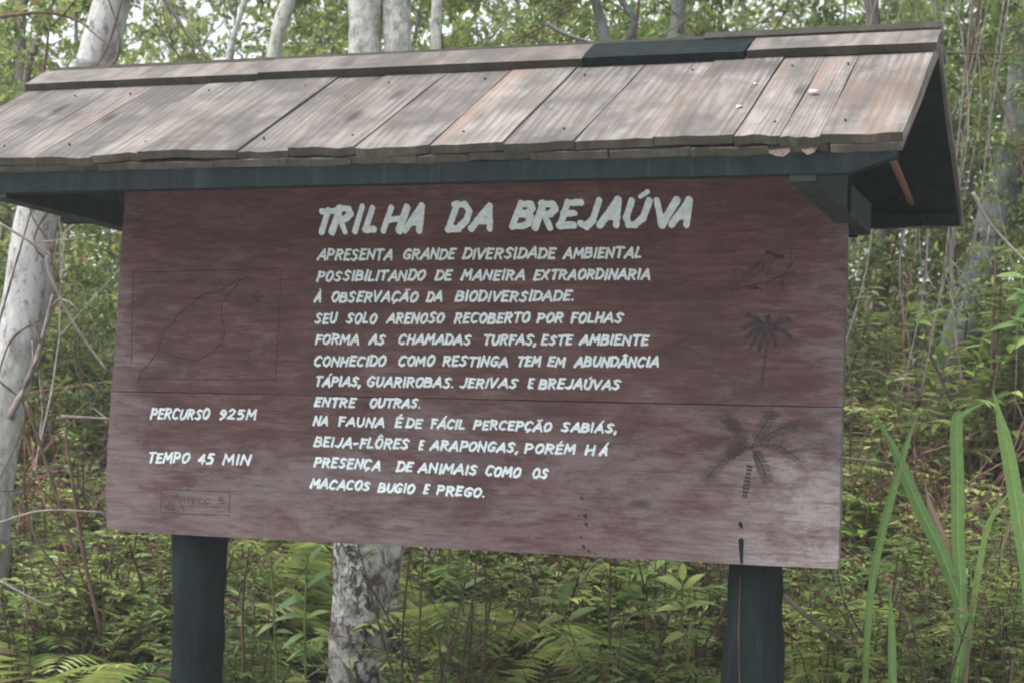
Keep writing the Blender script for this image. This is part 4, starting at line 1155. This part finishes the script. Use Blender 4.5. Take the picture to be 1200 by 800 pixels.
# ------------------------------------------------------------------ plants with large leaves one can pick out
def ribbon_leaf(P, widths, fold=.25, up=None):
    P = [np.array(p, float) for p in P]; V = []; F = []; n = len(P)
    for i, p in enumerate(P):
        t = unit(P[min(i+1, n-1)] - P[max(i-1, 0)])
        view = unit(p - (CAM_C if up is None else p - np.array(up)))
        s = unit(np.cross(t, view)); nrm = np.cross(s, t); w_ = widths[i] / 2
        V += [p - s * w_ + nrm * w_ * fold, p + nrm * w_ * fold * .1, p + s * w_ + nrm * w_ * fold]
    for i in range(n - 1):
        a, b = i * 3, (i + 1) * 3
        F += [(a, a+1, b+1, b), (a+1, a+2, b+2, b+1)]
    mb = MB(); mb.add(V, F); return mb
def blade(root, pts, wpx, depth, m=M_BLADE, label=None, d2=None):
    o3 = np.array(root.location); n = len(pts)
    Q = smooth_path([spot(px, py, depth + (0 if d2 is None else (d2 - depth) * i / (n - 1))) for i, (px, py) in enumerate(pts)], 5)
    L = len(Q); W_ = [.82 * wpx * depth / F_PX * (.75 + .5 * math.sin(math.pi * min(1, i / L * 1.15))) * (1 if i < L * .72 else max(.06, (L - 1 - i) / (L * .28))) for i in range(L)]
    root_loc = Vector(o3)
    mb = ribbon_leaf(Q, W_)
    mb.v = [(v[0]-o3[0], v[1]-o3[1], v[2]-o3[2]) for v in mb.v]
    o = mb.build('blade', m, root, False)
    if label: o['label'] = label
    if m is M_BLADE and wpx > 8:
        rb = MB(); rb.tube([q - o3 - unit(q - CAM_C) * .0015 for q in Q[:int(L * .9)]], [wpx * depth / F_PX * .045 * (1 - .7 * i / L) for i in range(int(L * .9))], 4, cap=False)
        rb.build('midrib', M_RIB, o)
DB = 5.15
b0 = spot(1128, 760, DB); g0_ = tz(b0[0], b0[1])
bp = empty('blade_plant', (b0[0], b0[1], g0_), 'tall plant of long sword-shaped green blades right of the signboard', 'plant')
blade(bp, [(1100,900),(1128,740),(1108,660),(1075,590),(1045,520),(1020,480)], 15, DB)
blade(bp, [(1112,900),(1126,720),(1123,640),(1122,560),(1121,495),(1130,484),(1160,468)], 15, DB, label='upright blade with its tip folded over')
blade(bp, [(1120,900),(1132,740),(1112,650),(1092,600),(1083,560)], 10, DB + .02, M_DEAD, 'dry brown blade')
blade(bp, [(1118,900),(1136,745),(1150,650),(1165,600),(1200,560)], 7, DB + .05)
b0 = spot(1208, 800, DB); bp2 = empty('blade_plant', (b0[0], b0[1], tz(b0[0], b0[1])), 'broad upright green blades rising at the right edge of the photo', 'plant')
blade(bp2, [(1215,900),(1206,700),(1196,620),(1183,540),(1172,490),(1163,455)], 17, DB - .1)
blade(bp2, [(1222,900),(1216,700),(1222,600),(1240,520)], 14, DB)
blade(bp2, [(1212,900),(1200,640),(1188,612),(1175,640),(1172,670)], 4, DB, M_DEAD, 'thin dry drooping blade')
b0 = spot(1020, 800, DB); bp3 = empty('blade_plant', (b0[0], b0[1], tz(b0[0], b0[1])), 'single slender dark blade leaning right beside the board', 'plant')
blade(bp3, [(1010,900),(1018,720),(1030,640),(1048,570),(1066,510),(1081,472)], 9, DB)
b0 = spot(1045, 850, DB); bp4 = empty('blade_plant', (b0[0], b0[1], tz(b0[0], b0[1])), 'short narrow green blade standing low between the right post and the tall blades', 'plant')
blade(bp4, [(1046,900),(1046,800),(1045,740),(1043,688)], 9, DB - .1)

def leafy(px_stem, depth, leaves, label, m=M_BRIGHT, stemw=4, sm=M_TWIGG, name='broad_leaved_plant'):
    b0 = spot(px_stem[0][0], px_stem[0][1], depth); gz = tz(b0[0], b0[1])
    root = empty(name, (b0[0], b0[1], gz), label, 'plant'); o3 = np.array([b0[0], b0[1], gz])
    P = [spot(x, y, depth) - o3 for x, y in px_stem]
    if P[0][2] > .02: P.insert(0, np.array([0, 0, -.02]))
    P = smooth_path(P, 5); w2 = stemw * depth / F_PX / 2
    mb = MB(); mb.tube(P, [w2 * (1 - .5 * i / len(P)) for i in range(len(P))], 6); mb.build('stem', sm, root, True)
    r = random.Random(int(px_stem[0][0]))
    for (xa, ya, xb, yb, wpx) in leaves:
        dz = r.uniform(-.03, .03)
        A = spot(xa, ya, depth) - o3; B_ = spot(xb, yb, depth + dz) - o3; sag = np.array([0, 0, np.linalg.norm(B_ - A) * .12])
        Q = smooth_path([A, A + (B_-A)*.35 + sag, A + (B_-A)*.7 + sag * .8, B_], 3); n = len(Q)
        W_ = [wpx * depth / F_PX * math.sin(math.pi * (i / (n-1)) ** .75) + .001 for i in range(n)]
        mb = ribbon_leaf(Q, W_, r.uniform(.1, .4), up=unit(np.array([.2, -.7, .9]) + rv(r, .25)) * -1)
        mb.build('leaf', m, root, True)
leafy([(358,830),(357,740),(358,700),(360,650)], 5.95, [(358,700,322,716,12),(358,688,392,668,11),(359,722,320,728,8),(358,724,386,716,9),(357,742,330,760,9),(360,664,338,655,9),(360,660,378,640,9),(358,755,380,765,9),(357,760,335,775,8),(360,668,395,700,8),(358,705,332,690,8)],
      'fresh broad-leaved seedling between the left post and the lichen-spotted trunk')
leafy([(325,830),(320,700),(316,650)], 6.1, [(318,690,300,660,6),(318,700,345,690,7),(317,670,335,650,6),(317,660,300,645,6),(320,730,300,745,8),(320,740,344,742,8),(319,715,298,708,7)],
      'thin green seedling beside the left post', M_LANCE, 4)
leafy([(1230,420),(1215,385),(1200,345),(1196,322)], 4.9, [(1202,325,1166,324,9),(1208,345,1180,352,12),(1208,348,1186,338,9),(1212,380,1158,388,12),(1214,384,1184,372,12),(1206,352,1192,372,12),(1212,392,1190,408,10)],
      'bright green leaves reaching in at the right edge of the photo', M_BRIGHT, 3)
leafy([(560,830),(545,740),(540,670)], 6.15, [(541,690,515,672,9),(541,690,570,676,9),(543,710,512,712,9),(544,715,575,722,9),(546,740,520,752,9),(548,745,580,755,9),(540,672,540,650,8)],
      'leafy green plant just right of the lichen-spotted trunk', M_LANCE, 4)
leafy([(815,830),(800,740),(800,680)], 5.9, [(800,690,770,676,11),(800,690,826,672,10),(801,712,768,716,11),(801,712,836,706,12),(803,740,775,756,11),(803,742,840,748,11),(800,680,800,660,9)],
      'yellow-green leafy plant just left of the right post', M_FERNY, 4)
leafy([(700,830),(672,750),(655,700)], 6.0, [(656,708,628,700,9),(656,708,672,682,9),(662,722,630,735,10),(664,728,700,712,10),(670,745,640,765,10),(674,755,706,752,10)],
      'leafy green plant under the middle of the board', M_LANCE, 4)

# ------------------------------------------------------------------ faint humid air between the trees
hz = MB(); hz.box(-152, 152, -62, 202, -2.5, 14.0)
hm = bpy.data.materials.new('humid_air'); hm.use_nodes = True; ht = hm.node_tree
ht.nodes.remove(ht.nodes['Principled BSDF'])
pv = ht.nodes.new('ShaderNodeVolumePrincipled'); pv.inputs['Density'].default_value = 0.0028; pv.inputs['Color'].default_value = (0.93, 0.95, 0.97, 1)
ht.links.new(pv.outputs[0], ht.nodes['Material Output'].inputs['Volume'])
h = hz.build('haze', hm); h['kind'] = 'stuff'; tag(h, 'faint humid haze hanging between the trees of the wood', 'haze')
